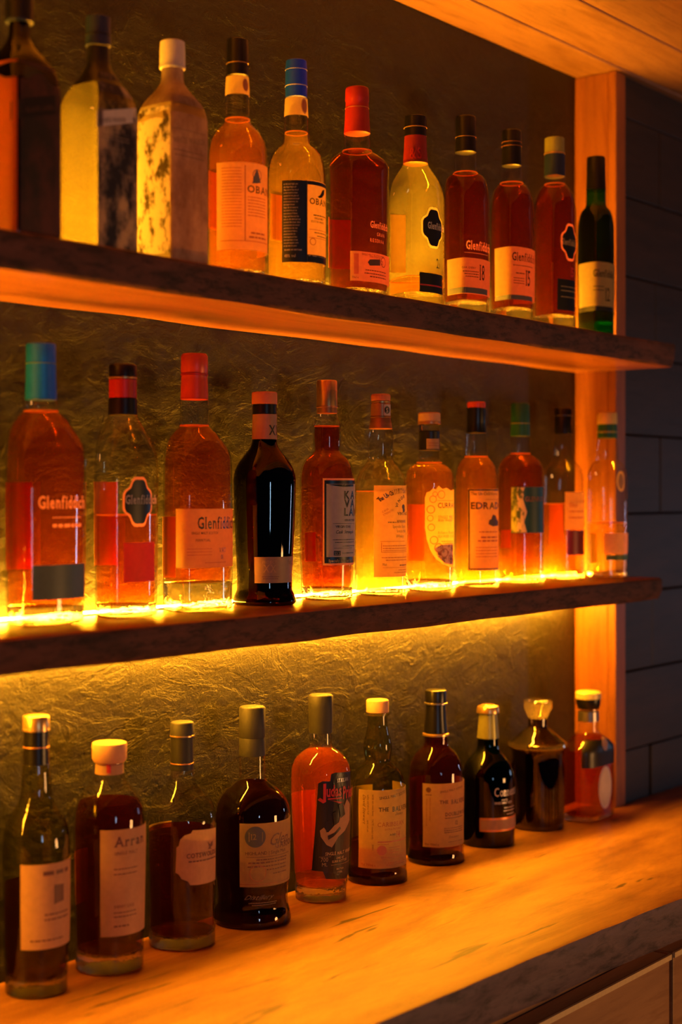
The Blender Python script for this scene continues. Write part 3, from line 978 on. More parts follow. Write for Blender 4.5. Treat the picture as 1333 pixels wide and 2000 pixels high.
b = Bottle(579, 'top', 'round pale bottle with blue cap and split dark and white label, upper shelf',
           [(190, 21), (232, 23), (260, 24), (264, 26), (276, 26), (284, 30), (292, 39), (306, 49), (328, 55), (352, 57), (450, 57), (570, 55)], glass='clear_glass')
b.ring('cap', [(119, 20), (132, 21), (170, 21.5), (192, 21)], 'blue_plastic')
b.ring('cap_band', [(137, 21.8), (139, 21.8)], 'silver_print'); b.ring('cap_band', [(168, 22), (171, 22)], 'silver_print')
b.liquid(262, 'pale', 556)
neck_seal(b, 556, 192, 227, 600)
o = b.deco('neck_seal', 'pink_paper', [('P', math.degrees(b.ac) + 42, 208, [(4.6 * math.cos(t * .3491), 10 * math.sin(t * .3491)) for t in range(18)])], off=0.0012)
b.deco('seal_ring', 'rust_print', [('P', math.degrees(b.ac) + 42, 208, [(3.6 * math.cos(t * .3491), 8.2 * math.sin(t * .3491)) for t in range(18)])], parent=o, off=0.0016)
o = b.label(552, 352, 512, 'navy_print', xr=600)
pn = b.label(600, 354, 512, 'cream_paper', a1=1.1, name='label_panel')
b.deco('label_band', 'navy_print', [('l', 600, 637, 360, 7), ('l', 600, 637, 512, 15)], parent=pn)
script = ['as this see in light you', 'ales Regis Regis and', 'than, sea of they be of', 'is then round a cream', 'captain for the glass of', 'there is north and water',
          'in this stone away the', 'last begin Oceans', 'Regis this be teams to', 'hot month he put to', 'your pieces of flames', 'Regis and three and the',
          'back to the third and tool', 'to which the tower there', 'you to write the record', 'and thirst to the wee', 'these from of then a', 'should and this the',
          'from length and then', 'the round that of one', 'was and coopers twice', 'so the that be syncs']
b.deco('lettering', 'white_print', [('t', script[i], 555, 361.5 + i * 5.75, 3.2, dict(shear=.35, bold=.01, wx=.62)) for i in range(22)]
       + [('t', 'ISLAND OF HERITAGE', 557, 490, 3, dict(bold=.02, wx=.75)), ('t', '48% vol', 557, 503, 6, dict(serif=True, wx=.7)), ('b', 603, 634, 500, 1.5)], parent=o)
b.deco('lettering', 'black_print', [('t', 'OBAN', 604, 398, 12, dict(serif=True, bold=.012, wx=.95)),
       ('p', [(619, 384), (624, 381), (628, 372), (632, 370), (631, 380), (627, 386), (622, 387)]),
       ('b', 611, 634, 421, 2), ('t', 'SINGLE MALT', 613, 428, 4, dict(serif=True, bold=.02, wx=.7)), ('t', 'SCOTCH WHISKY', 607, 434, 4, dict(serif=True, bold=.02, wx=.7)),
       ('b', 613, 636, 455, 1.5), ('b', 618, 634, 462, 1.5)], parent=o, off=0.0013)
b.deco('stamp', 'rust_print', [('r', 610, 472, 7, .18), ('l', 603, 638, 448, .8), ('l', 603, 638, 464, .8)], parent=o, off=0.0013)
b.back(529, 551, 380, 471, 'orange_paper')

b = Bottle(698, 'top', 'angular red whisky bottle with tall scarlet cap and small cream label, upper shelf',
           [(258, 25), (293, 26), (296, 29), (304, 42), (317, 58), (324, 61), (332, 60), (440, 59), (590, 56)], glass='clear_glass', sec=sec_tri, blend=(300, 335))
b.ring('cap', [(172, 22), (176, 23), (198, 23.4), (201, 22.4), (210, 23), (240, 24.5), (262, 26)], 'red_foil'); b.ring('cap_band', [(211, 23.6), (214, 23.8)], 'copper_foil')
b.liquid(298, 'ruby', 568)
o = b.label(685, 491, 549, 'cream_paper')
b.deco('lettering', 'brown_print', [('t', 'SINGLE MALT SCOTCH WHISKY', 707, 498, 4, dict(wx=.8)), ('t', 'RESERVE RUM CASK', 722, 503, 3.4, dict(wx=.75)),
       ('p', [(718, 512), (722, 507), (742, 507), (742, 519), (722, 519)]), ('r', 748, 513, 10, .14), ('t', '21', 743.5, 517.5, 8.5, dict(serif=True, wx=.8)),
       ('b', 714, 753, 528, 1.8), ('b', 712, 753, 534, 1.8), ('t', '70cl e', 689, 543, 3.6), ('b', 722, 753, 541, 2)], parent=o)
b.deco('side_panel', 'orange_paper', [('p', [(692, 495), (701, 495), (701, 535), (692, 535)])], parent=o, off=0.0006)
b.deco('lettering', 'gold_print', [('t', 'Glenfiddich', 723.5, 444, 13, dict(serif=True, bold=.02, wx=.62)), ('t', 'GRAN', 736, 461, 7, dict(wx=.8, gap=.3)), ('t', 'RESERVA', 723, 472, 7, dict(wx=.8, gap=.3))], off=0.0006)
b.back(641, 684, 428, 524, 'red_paper')

b = Bottle(812, 'top', 'nearly empty clear whisky bottle with dark badge and red neck foil, upper shelf',
           [(300, 23), (322, 25), (334, 32), (345, 40), (358, 48), (374, 53), (392, 55), (500, 55), (600, 53)], glass='straw_glass', sec=sec_tri, blend=(330, 390))
b.ring('cap', [(228, 21.5), (250, 22), (268, 22)], 'black_plastic'); b.ring('cap_band', [(249, 23), (252, 23)], 'gold_foil')
o = b.ring('neck_foil', [(266, 21.6), (290, 22.5), (321, 24.5)], 'wine_foil')
b.deco('ornament', 'red_foil', [('t', '&S', 802, 310, 22, dict(serif=True, bold=.02, wx=.6))], parent=o, off=0.0012)
b.liquid(548, 'amber', 575)
badge(b, -6, 446, 47, 56)
b.deco('lettering', 'white_print', [('t', 'Glenfiddich', 835, 446, 13, dict(serif=True, bold=.03, wx=.56))], off=0.0013)
b.label(820, 533, 571, 'black_print', a1=0.6, name='small_label'); b.deco('stripe', 'red_print', [('l', 821, 862, 557, 3)], off=0.0010)
b.deco('numeral', 'black_print', [('t', '21', 852, 524, 19, dict(serif=True, wx=.7))], off=0.0006)
b.back(768, 791, 418, 532, 'cream_paper')

b = Bottle(910, 'top', 'dark red bottle with black cap and curved cream label, left twin on upper shelf',
           [(298, 20), (312, 22), (335, 22), (339, 25), (346, 35), (360, 42), (380, 45), (500, 46), (610, 45)], glass='clear_glass', sec=sec_tri, blend=(345, 390))
b.ring('cap', [(228, 19), (232, 20), (268, 20), (299, 21)], 'black_plastic'); b.ring('cap_band', [(268, 20.6), (270.5, 20.6)], 'gold_foil')
b.liquid(340, 'ruby', 590)
o = b.label(875, 506, 576, 'cream_paper'); b.deco('lower_band', 'slate_paper', [('l', 876, 953, 576, 11)], parent=o, off=0.0006)
b.deco('lettering', 'black_print', [('t', 'OAK CHERRY', 903, 524, 4, dict(wx=.9)), ('b', 905, 935, 530, 1.5), ('b', 908, 935, 535, 1.5), ('b', 910, 935, 540, 1.5), ('t', '18', 937, 547, 30, dict(serif=True, bold=.01, wx=.5))], parent=o)
b.deco('lettering', 'gold_print', [('t', 'Glenfiddich', 911, 486, 17, dict(serif=True, bold=.02, wx=.6)), ('l', 908, 953, 493, .8)], off=0.0006)

b = Bottle(1000, 'top', 'dark red bottle with black cap and squarer cream label, right twin on upper shelf',
           [(324, 20), (340, 20), (356, 21), (360, 25), (370, 34), (384, 40), (404, 43), (500, 44), (620, 43)], glass='clear_glass', sec=sec_tri, blend=(365, 410))
b.ring('cap', [(255, 18), (259, 19), (290, 19), (325, 19.5)], 'black_plastic'); b.ring('cap_band', [(278, 19.8), (280, 19.8)], 'copper_foil'); b.ring('cap_band', [(286, 19.8), (288, 19.8)], 'copper_foil')
b.liquid(360, 'ruby', 603)
o = b.label(968, 484, 586, 'cream_paper'); b.deco('lower_band', 'slate_paper', [('l', 969, 1042, 588, 9)], parent=o, off=0.0006)
b.deco('lettering', 'black_print', [('t', 'Glenfiddich', 1001, 508, 16, dict(serif=True, bold=.015, wx=.62)), ('t', '15', 1027, 558, 30, dict(serif=True, bold=.01, wx=.5)), ('b', 1003, 1040, 518, 1.3), ('b', 1008, 1025, 534, 2),
       ('b', 1004, 1024, 543, 1.3), ('b', 1004, 1024, 548, 1.3), ('b', 1004, 1024, 553, 1.3)], parent=o)

b = Bottle(1084, 'top', 'dark red whisky bottle with gold rimmed black badge, upper shelf beside the green bottle',
           [(344, 20), (360, 20.5), (363, 23), (374, 32), (388, 39), (404, 42), (500, 43), (640, 42)], glass='clear_glass', sec=sec_tri, blend=(370, 410))
b.ring('cap', [(270, 19), (302, 19.5)], 'olive_foil'); b.ring('neck_foil', [(302, 20), (346, 20.5)], 'navy_plastic')
b.ring('cap_band', [(299, 20.6), (303, 20.6)], 'gold_foil')
b.liquid(362, 'ruby', 617)
badge(b, -4, 474, 44, 58)
b.deco('lettering', 'gold_print', [('t', 'Glenfiddich', 1095, 477, 12, dict(serif=True, bold=.02, wx=.6))], off=0.0013)
b.deco('numeral', 'red_print', [('t', '15', 1115, 541, 18, dict(serif=True, bold=.02, wx=.6))], off=0.0006)
b.label(1089, 545, 606, 'black_print', a1=0.5, name='small_label'); b.deco('fine_print', 'gold_print', [('b', 1096, 1124, 560, 1.6), ('b', 1096, 1124, 568, 1.6), ('b', 1096, 1124, 580, 1.6)], off=0.001)

b = Bottle(1165, 'top', 'green glass whisky bottle with black cap, rightmost on the upper shelf',
           [(368, 19), (400, 19.5), (405, 21), (413, 28), (424, 33), (440, 35), (560, 36), (655, 35)], glass='green_glass', sec=sec_tri, blend=(405, 440))
b.ring('cap', [(307, 17), (311, 18), (345, 18.5), (372, 19.5)], 'black_plastic')
b.liquid(404, 'mahogany', 630, base='base_green')
o = b.label(1130, 515, 606, 'cream_paper'); b.deco('lower_band', 'black_print', [('l', 1131, 1199, 611, 9)], parent=o, off=0.0006)
b.deco('lettering', 'black_print', [('t', 'Glenfiddich', 1160, 540, 14, dict(serif=True, bold=.015, wx=.6)), ('t', '12', 1183, 588, 26, dict(serif=True, wx=.5)), ('b', 1160, 1180, 560, 1.5), ('b', 1160, 1180, 567, 1.5)], parent=o)

# ================================================================== LOWER SHELF
b = Bottle(80, 'mid', 'large dark amber whisky bottle with teal foil cap, leftmost on the lower shelf',
           [(779, 31), (790, 33), (802, 34), (806, 38), (818, 50), (836, 62), (858, 72), (885, 77), (960, 78), (1150, 76), (1214, 74)], glass='clear_glass', sec=sec_tri, blend=(810, 880))
b.ring('cap', [(671, 28), (675, 29), (706, 29), (740, 29.5), (782, 31)], 'teal_foil'); b.ring('cap_band', [(709, 30), (712, 30)], 'green_print')
b.liquid(805, 'red_amber', 1182)
b.deco('lettering', 'gold_print', [('t', 'Glenfiddich', 75, 993, 24, dict(serif=True, bold=.02, wx=.66)), ('b', 102, 156, 1012, 2), ('b', 102, 156, 1030, 6)], off=0.0006)
o = b.label(64, 1104, 1172, 'teal_green_print', name='small_label')
b.back(9, 62, 942, 1112, 'red_paper')

b = Bottle(240, 'mid', 'half empty clear bottle with dark badge and red and black neck, lower shelf',
           [(808, 28), (816, 30), (826, 36), (842, 46), (864, 55), (890, 60), (920, 62), (1100, 61), (1203, 60)], glass='clear_glass', sec=sec_tri, blend=(820, 890))
b.ring('cap', [(712, 26), (716, 27), (736, 27)], 'black_plastic'); b.ring('cap_band', [(736, 27.6), (741, 27.6)], 'gold_foil')
b.ring('neck_foil', [(741, 27), (778, 27)], 'red_foil', label='red neck foil'); b.ring('neck_foil', [(778, 27.4), (811, 28.5)], 'black_plastic', label='black neck foil')
b.liquid(1007, 'red_amber', 1178)
badge(b, -8, 980, 45, 58)
b.deco('lettering', 'white_print', [('t', 'Glenfiddich', 245, 984, 17, dict(serif=True, bold=.02, wx=.64))], off=0.0013)
b.label(242, 1060, 1137, 'red_paper', a1=0.7, name='small_label')
b.back(182, 229, 941, 1104, 'orange_paper')

b = Bottle(380, 'mid', 'amber whisky bottle with bright red cap and wide cream label, third on the lower shelf',
           [(778, 28), (830, 29), (834, 32), (844, 42), (860, 55), (878, 63), (900, 67), (1040, 68), (1194, 64)], glass='clear_glass', sec=sec_tri, blend=(840, 895))
b.ring('cap', [(691, 24), (696, 26), (727, 26.5), (730, 25), (742, 26), (781, 27)], 'red_orange_foil'); b.ring('cap_band', [(729, 26.8), (735, 26.8)], 'red_foil')
b.liquid(833, 'red_amber', 1135)
o = b.label(345, 994, 1110, 'cream_paper')
b.deco('lettering', 'black_print', [('t', 'Glenfiddich', 386, 1033, 23, dict(serif=True, bold=.015, wx=.66)), ('t', 'SINGLE MALT SCOTCH', 375, 1044, 5, dict(bold=.01, wx=.8)), ('t', 'PERPETUAL', 383, 1058, 5, dict(wx=.9)),
       ('t', 'VAT', 427, 1079, 9, dict(serif=True, wx=.8)), ('t', '01', 430, 1092, 9, dict(serif=True, wx=.8))], parent=o)
b.deco('fine_print', 'rust_print', [('b', 366, 413, y, 1) for y in (1073, 1079, 1085)] + [('b', 400, 440, 1100, 1)], parent=o)
b.back(318, 344, 1009, 1128, 'orange_paper')

b = Bottle(517, 'mid', 'black glass whisky bottle with flared foot and orange wooden stopper, lower shelf',
           [(788, 23), (862, 24), (874, 28), (890, 40), (905, 51), (920, 58), (938, 61), (1000, 59.5), (1080, 56), (1130, 53.5), (1150, 54), (1162, 59), (1172, 62), (1180, 61)], glass='black_glass')
b.ring('stopper', [(766, 24.5), (769, 25), (790, 25)], 'orange_wood')
b.ring('neck_foil', [(789, 23.6), (809, 23.8)], 'black_plastic')
o = b.label(494, 809, 858, 'tan_paper', a1=b.ac + 2.2, name='neck_label')
b.deco('lettering', 'black_print', [('t', 'XX', 525, 849, 19, dict(bold=.02, wx=.75))], parent=o)
b.liquid(926, 'black_liquid', 1160, base='base_dark')
o = b.label(498, 1088, 1139, 'tan_paper', a1=0.55)
b.deco('lettering', 'pink_paper', [('t', 'PROJECT', 513, 1101, 6, dict(wx=.8)), ('t', 'XX', 515, 1118, 15, dict(serif=True, bold=.01, wx=.7))], parent=o)
b.deco('lettering', 'pink_paper', [('t', 'Glenfiddich', 562, 1104, 11, dict(serif=True, wx=.6))], off=0.0009)
b.deco('fine_print', 'brown_print', [('b', 512, 545, 1127, 1), ('b', 514, 543, 1131, 1)], parent=o)

b = Bottle(639, 'mid', 'deep red whisky bottle with copper capsule and lilac label framed in gold, lower shelf',
           [(806, 20), (812, 21), (828, 26.5), (834, 27), (850, 27.5), (870, 26.5), (879, 25.5), (883, 27), (890, 35), (900, 44), (914, 50), (934, 53), (1050, 53), (1164, 50), (1172, 49)], glass='clear_glass')
b.ring('capsule', [(743, 19), (746, 20), (796, 20.5)], 'gold_foil'); b.ring('cap_band', [(762, 20.8), (763.4, 20.8)], 'copper_foil'); b.ring('cap_band', [(793, 21.3), (797, 21.3)], 'copper_foil')
b.ring('neck_foil', [(796, 19.6), (808, 20.3)], 'copper_foil')
b.liquid(834, 'ruby', 1146)
o = b.label(631, 934, 1104, 'gold_print')
i1 = b.label(634.5, 938, 1100, 'navy_print', off=0.0008, name='label_frame'); i1.parent = b.e
i2 = b.label(638, 945, 1088, 'lilac_paper', off=0.0013, name='label_panel')
b.deco('lettering', 'black_print', [('t', 'KA', 671, 974, 15, dict(bold=.03, wx=.95, gap=.12)), ('t', 'VA', 671, 990.5, 15, dict(bold=.03, wx=.95, gap=.12)), ('t', 'LAN', 671, 1007, 15, dict(bold=.03, wx=.95, gap=.12)),
       ('t', 'SELECTED', 672, 1018, 4, dict(bold=.02, gap=.2)), ('t', 'VIRGIN OAK', 655, 1031, 5, dict(wx=.9)), ('t', 'Cask Strength', 655, 1042, 6.5, dict(shear=.4, wx=.8)),
       ('p', [(652, 1076), (664, 1076), (664, 1085), (652, 1085)]), ('b', 667, 688, 1081, 1.5), ('b', 650, 690, 1055, 1.2), ('b', 654, 690, 1060, 1.2), ('b', 668, 690, 1067, 1.2),
       ('l', 650, 690, 1023, .6), ('l', 652, 685, 1071, .6), ('p', [(639, 946), (688, 946), (688, 950), (670, 951), (655, 949)])], parent=i2, off=0.0018)
b.deco('lettering', 'gold_print', [('t', 'Specially selected by', 642, 1098, 5.5, dict(bold=.02, wx=.72))], parent=i1, off=0.0015)
b.deco('lettering', 'lilac_paper', [('t', '53.2', 653, 1084, 6, dict(serif=True, wx=.7))], parent=i2, off=0.0022)
b.back(596, 617, 1040, 1097, 'red_paper')

b = Bottle(744, 'mid', 'pale yellow whisky bottle with flat wooden stopper and bulging neck, lower shelf',
           [(812, 20), (836, 22), (842, 24), (862, 25.5), (880, 25), (893, 24), (900, 26), (910, 34), (922, 42), (938, 48), (960, 50), (1060, 51), (1150, 49), (1162, 48)], glass='clear_glass')
b.ring('stopper', [(770, 18), (773, 19), (783, 19)], 'orange_wood'); b.ring('cap_band', [(783, 18.6), (788, 18.6)], 'gold_foil')
o = b.ring('neck_foil', [(788, 19), (814, 19.5)], 'copper_foil'); b.ring('cap_band', [(814, 20.3), (816.5, 20.3)], 'gold_foil')
b.deco('emblem', 'lilac_paper', [('P', math.degrees(b.ac) + 40, 801, [(-6, -8), (6, -8), (6, 8), (-6, 8)])], parent=o, off=0.0012)
b.deco('emblem_disc', 'black_print', [('P', math.degrees(b.ac) + 36, 801, [(4.2 * math.cos(t * .3491), 5.4 * math.sin(t * .3491)) for t in range(18)])], parent=o, off=0.0016)
b.deco('lettering', 'lilac_paper', [('T', 'S', math.degrees(b.ac) + 36, 806, 9, dict(serif=True, bold=.02, wx=.8))], parent=o, off=0.002)
b.ring('neck_collar', [(816, 19.4), (838, 23)], 'copper_foil')
b.liquid(961, 'pale', 1150)
o = b.label(731, 948, 1127, 'cream_paper')
circ = 'The Un-Chillfiltered'
its = []
for i, ch in enumerate(circ):
    if ch != ' ':
        its.append(('t', ch, 742 + i * 2.9, 981 - 18 * math.sin(min(1.5, i * .105)), 9, dict(serif=True, bold=.03, wx=.7, rot=max(0.0, .75 - i * .055))))
b.deco('lettering', 'black_print', its + [('t', 'V', 776, 992, 6, dict(rot=1.2, bold=.03)), ('t', 'I', 777, 986, 6, dict(rot=1.0, bold=.03)), ('t', 'N', 779, 982, 6, dict(rot=.8, bold=.03)), ('t', 'O', 783, 977, 6, dict(rot=.5, bold=.03)), ('t', 'R', 787, 973, 6, dict(rot=.2, bold=.03)),
       ('t', 'VINTAGE', 776, 1006, 6, dict(bold=.03, wx=.9)), ('b', 758, 774, 1021, 1.6), ('t', 'BENRINNES', 775, 1021, 5, dict(bold=.03, wx=.7)), ('t', 'Speyside Single', 767, 1031, 5.5, dict(serif=True, wx=.65)), ('t', 'Scotch Malt', 775, 1040, 5.5, dict(serif=True, wx=.65)),
       ('t', 'Whisky', 773, 1050, 6, dict(shear=.3, wx=.8)), ('t', '70cl', 747, 1105, 4.5, dict(wx=.8)), ('b', 780, 793, 1105, 2)], parent=o)
b.deco('fine_print', 'rust_print', [('l', 743, 790, 1058, .8), ('l', 745, 793, 1079, .8), ('l', 745, 745.8, 1079, 19), ('b', 748, 792, 1067, 1.5), ('b', 748, 792, 1072, 1.5), ('b', 748, 792, 1076, 1.2),
       ('b', 746, 793, 1090, 1.5), ('b', 754, 793, 1095, 1.5), ('l', 748, 793, 1109, .6), ('b', 778, 793, 1114, 1.4), ('b', 770, 793, 1119, 1.4), ('t', 'CASK', 748, 1002, 4, dict(rot=.5)), ('t', 'STRENGTH', 750, 1008, 4, dict(rot=.5, wx=.8))], parent=o)
b.deco('emblem', 'slate_paper', [('d', 787, 990, 5), ('d', 788, 996, 4.4)], parent=o, off=0.0009)

b = Bottle(839, 'mid', 'amber bottle with light wooden stopper and ornate lace-edged label, lower shelf',
           [(842, 19.5), (898, 20), (903, 23), (907, 32), (913, 40), (922, 46), (940, 48), (1040, 48), (1150, 46), (1156, 45)], glass='clear_glass')
b.ring('stopper', [(806, 20.5), (808, 21.5), (824, 22)], 'cork'); b.ring('cap_band', [(823, 22.3), (829, 22.3)], 'copper_foil'); b.ring('stopper_collar', [(829, 20.5), (842, 20.5)], 'stopper_glass')
o = b.ring('neck_label', [(842, 20.6), (880, 20.6)], 'black_print')
b.deco('neck_panel', 'pink_paper', [('p', [(834, 857), (857, 857), (857, 877), (834, 877)])], parent=o, off=0.0011)
b.deco('neck_print', 'rust_print', [('b', 838, 856, 866, 1.4), ('b', 838, 856, 871, 1.4)], parent=o, off=0.0015)
b.liquid(905, 'amber', 1131)
pts = [(831, 972), (834, 962), (840, 960), (846, 954), (852, 956), (857, 949), (864, 955), (872, 953), (880, 958), (886, 956),
       (886, 1106), (878, 1107), (866, 1102), (852, 1092), (841, 1074), (834, 1052), (831, 1030)]
o = b.deco('label', 'cream_paper', [('p', pts)], off=0.0006)
b.deco('border', 'rust_print', [('r', 842, 995, 8, .18), ('r', 846, 975, 7, .18), ('r', 843, 1030, 7, .18), ('r', 848, 1055, 8, .18), ('r', 841, 1012, 6, .18), ('r', 862, 966, 8, .15), ('r', 850, 965, 5, .2), ('r', 857, 1070, 9, .18), ('r', 868, 1080, 9, .2), ('r', 879, 1090, 7, .2)], parent=o, off=0.0010)
b.deco('floral_panel', 'swirl_print', [('p', [(850, 1070), (862, 1064), (884, 1062), (884, 1103), (868, 1100), (856, 1088)])], parent=o, off=0.0009)
b.deco('lettering', 'black_print', [('t', 'CURRACH', 855, 992, 10, dict(bold=.015, wx=.85)), ('t', 'SINGLE MALT', 856, 1013, 6, dict(serif=True, wx=.8)), ('t', 'IRISH WHISKEY', 856, 1018.5, 4.5, dict(serif=True, bold=.01, wx=.8))], parent=o, off=0.0011)
b.deco('lettering', 'rust_print', [('t', 'Atlantic Kombu', 855, 1043, 5.5, dict(serif=True, wx=.8)), ('t', 'SEAWEED CASK', 855, 1050, 5, dict(serif=True, wx=.8)), ('b', 862, 884, 1058, 1.3), ('b', 864, 884, 1062, 1.3), ('l', 853, 884, 978, .7)], parent=o, off=0.0011)
b.back(798, 829, 985, 1096, 'orange_paper')

b = Bottle(931, 'mid', 'slim orange whisky bottle with black neck cap and black-edged cream label, lower shelf',
           [(844, 19), (864, 21), (890, 23), (896, 28), (906, 35), (920, 40), (940, 42), (1040, 42.5), (1147, 41)], glass='clear_glass')
b.ring('cap', [(785, 17), (787, 18), (800, 18)], 'red_orange_foil'); b.ring('neck_foil', [(796, 18.4), (824, 18.6), (828, 18), (846, 19.8)], 'black_plastic')
b.liquid(893, 'amber', 1140)
p = b.label(915, 955, 1114, 'cream_paper')
b.deco('label_border', 'black_print', [('l', 915.5, 973, 958.5, 2.6), ('l', 915.5, 973, 1113, 2.6), ('p', [(915.5, 956), (918.5, 956), (918.5, 1112), (915.5, 1112)])], parent=p, off=0.001)
b.deco('lettering', 'black_print', [('t', 'The Un-Chillfiltered', 921, 967, 6, dict(serif=True, bold=.02, wx=.72)), ('t', 'EDRADOUR', 921, 994, 13, dict(bold=.02, wx=1.0))], parent=p, off=0.0012)
b.deco('drawing', 'brown_print', [('p', [(954, 1024), (955, 1016), (959, 1014), (962, 1005), (967, 1007), (969, 1015), (972, 1018), (972, 1026), (962, 1028)])], parent=p, off=0.0011)
b.deco('fine_print', 'rust_print', [('b', 936, 970, 1040, 2), ('b', 940, 970, 1051, 3), ('b', 934, 970, 1058, 3), ('b', 930, 970, 1070, 1.3), ('b', 930, 970, 1076, 1.3), ('b', 930, 970, 1082, 1.3), ('b', 930, 970, 1088, 1.3), ('l', 948, 972, 976, .8)], parent=p, off=0.0012)

b = Bottle(1017, 'mid', 'dark amber whisky bottle with green cap and green floral label, lower shelf',
           [(850, 19), (884, 20), (888, 22), (893, 31), (902, 39), (914, 44), (932, 45), (1040, 45), (1140, 43)], glass='clear_glass')
b.ring('cap', [(787, 17), (790, 18), (826, 18.3), (852, 19.5)], 'green_foil'); b.ring('cap_band', [(826, 19), (828.5, 19)], 'olive_foil')
b.liquid(887, 'red_amber', 1128)
o = b.label(1000, 951, 1041, 'teal_print')
b.deco('leaf_strip', 'leaf_print', [('p', [(1000.5, 952), (1011, 952), (1011, 1040), (1000.5, 1040)])], parent=o, off=0.0007)
b.deco('flower_strip', 'floral_print', [('p', [(1011, 952), (1026, 952), (1022, 975), (1030, 1000), (1024, 1020), (1030, 1040), (1011, 1040)])], parent=o, off=0.0007)
b.deco('lettering', 'rust_print', [('t', 'GLENROTHES', 1026, 979, 9, dict(serif=True, wx=.8))], parent=o, off=0.0012)
b.back(979, 998, 1035, 1070, 'orange_paper')

b = Bottle(1101, 'mid', 'part empty clear bottle with black cap and small cream label, lower shelf',
           [(848, 17), (870, 17.5), (890, 20), (902, 24), (910, 31), (920, 36), (936, 39), (1040, 40), (1132, 39)], glass='clear_glass')
b.ring('cap', [(797, 16), (800, 17), (848, 17.5)], 'black_plastic'); b.ring('cap_band', [(811, 18), (813, 18)], 'pewter')
b.liquid(985, 'amber', 1120)
o = b.label(1104, 961, 1034, 'cream_paper'); b.label(1108, 1036, 1084, 'wine_foil', a1=.8, name='small_label')
b.deco('lettering', 'red_print', [('t', 'Glen', 1112, 990, 8, dict(serif=True, wx=.8)), ('b', 1112, 1140, 1000, 2), ('b', 1112, 1140, 1012, 2)], parent=o)
b.back(1074, 1100, 985, 1062, 'orange_paper')

b = Bottle(1187, 'mid', 'pale clear bottle with yellow and green cap and round medallion, rightmost on the lower shelf',
           [(854, 18), (880, 21), (898, 22), (904, 28), (912, 34), (926, 38), (940, 38.5), (1040, 39), (1127, 38)], glass='clear_glass', Lx=1.312)
b.ring('cap', [(806, 18), (809, 19), (829, 19.5)], 'yellow_foil'); b.ring('neck_foil', [(829, 19), (856, 19.5)], 'green_foil'); b.ring('cap_band', [(842, 20), (846, 20)], 'olive_foil')
b.liquid(1022, 'pale', 1116)
o = b.deco('medallion', 'gold_print', [('P', math.degrees(b.ac) + 42, 940, [(9 * math.cos(t * .3491), 18 * math.sin(t * .3491)) for t in range(18)])], off=0.0006)
b.deco('medallion_field', 'tan_paper', [('P', math.degrees(b.ac) + 42, 940, [(6.4 * math.cos(t * .3491), 14 * math.sin(t * .3491)) for t in range(18)])], parent=o, off=0.001)
b.label(1181, 1042, 1082, 'gold_print', a1=.8); b.label(1184, 1084, 1094, 'green_print', a1=.8, name='label_band')
b.back(1152, 1166, 1042, 1100, 'cream_paper')

# ================================================================== BAR TOP
b = Bottle(71, 'bar', 'olive tinted bottle with long black neck cap, leftmost on the bar top',
           [(1486, 25), (1500, 27), (1550, 31), (1566, 35), (1580, 44), (1598, 55), (1620, 62), (1650, 65), (1800, 64), (1930, 60)], glass='olive_glass')
b.ring('cap', [(1397, 25), (1400, 26), (1424, 26)], 'gold_foil'); b.ring('neck_foil', [(1424, 24.5), (1455, 25), (1492, 26)], 'black_plastic'); b.ring('cap_band', [(1421, 26.6), (1427, 26.6)], 'gold_foil'); b.ring('cap_band', [(1456, 26), (1459, 26)], 'copper_foil')
b.liquid(1722, 'mahogany', 1900)
o = b.label(42, 1690, 1856, 'pink_paper')
b.deco('lettering', 'brown_print', [('b', 84, 130, 1712, 8), ('p', [(104, 1730), (122, 1728), (122, 1760), (104, 1768)]), ('b', 86, 130, 1790, 3), ('b', 86, 130, 1800, 3), ('b', 60, 120, 1840, 3)], parent=o)

b = Bottle(214, 'bar', 'dark whisky bottle with pale wooden stopper and tall pink label, on bar top',
           [(1484, 26), (1506, 27), (1520, 32), (1534, 43), (1552, 56), (1572, 65), (1596, 69), (1620, 70), (1760, 68), (1880, 66)], glass='clear_glass')
b.ring('stopper', [(1449, 33), (1453, 34), (1480, 34), (1488, 30)], 'cork')
o = b.ring('neck_label', [(1489, 27.5), (1510, 28)], 'pink_paper'); b.deco('seal_strip', 'red_print', [('p', [(208, 1490), (216, 1490), (216, 1510), (208, 1510)])], parent=o, off=0.0012)
b.liquid(1563, 'mahogany', 1850)
o = b.label(197, 1622, 1830, 'pink_paper')
b.deco('lettering', 'brown_print', [('t', 'Arran', 224, 1655, 19, dict(serif=True, bold=.02, wx=.9)), ('t', 'SINGLE MALT', 224, 1671, 6, dict(serif=True, wx=.9)), ('b', 222, 266, 1700, 2), ('b', 222, 266, 1710, 2), ('t', 'SHERRY CASK', 222, 1775, 6, dict(wx=.8)),
       ('b', 222, 264, 1785, 2), ('b', 222, 264, 1793, 2), ('b', 222, 250, 1812, 3)], parent=o)
b.back(148, 172, 1655, 1758, 'orange_paper')

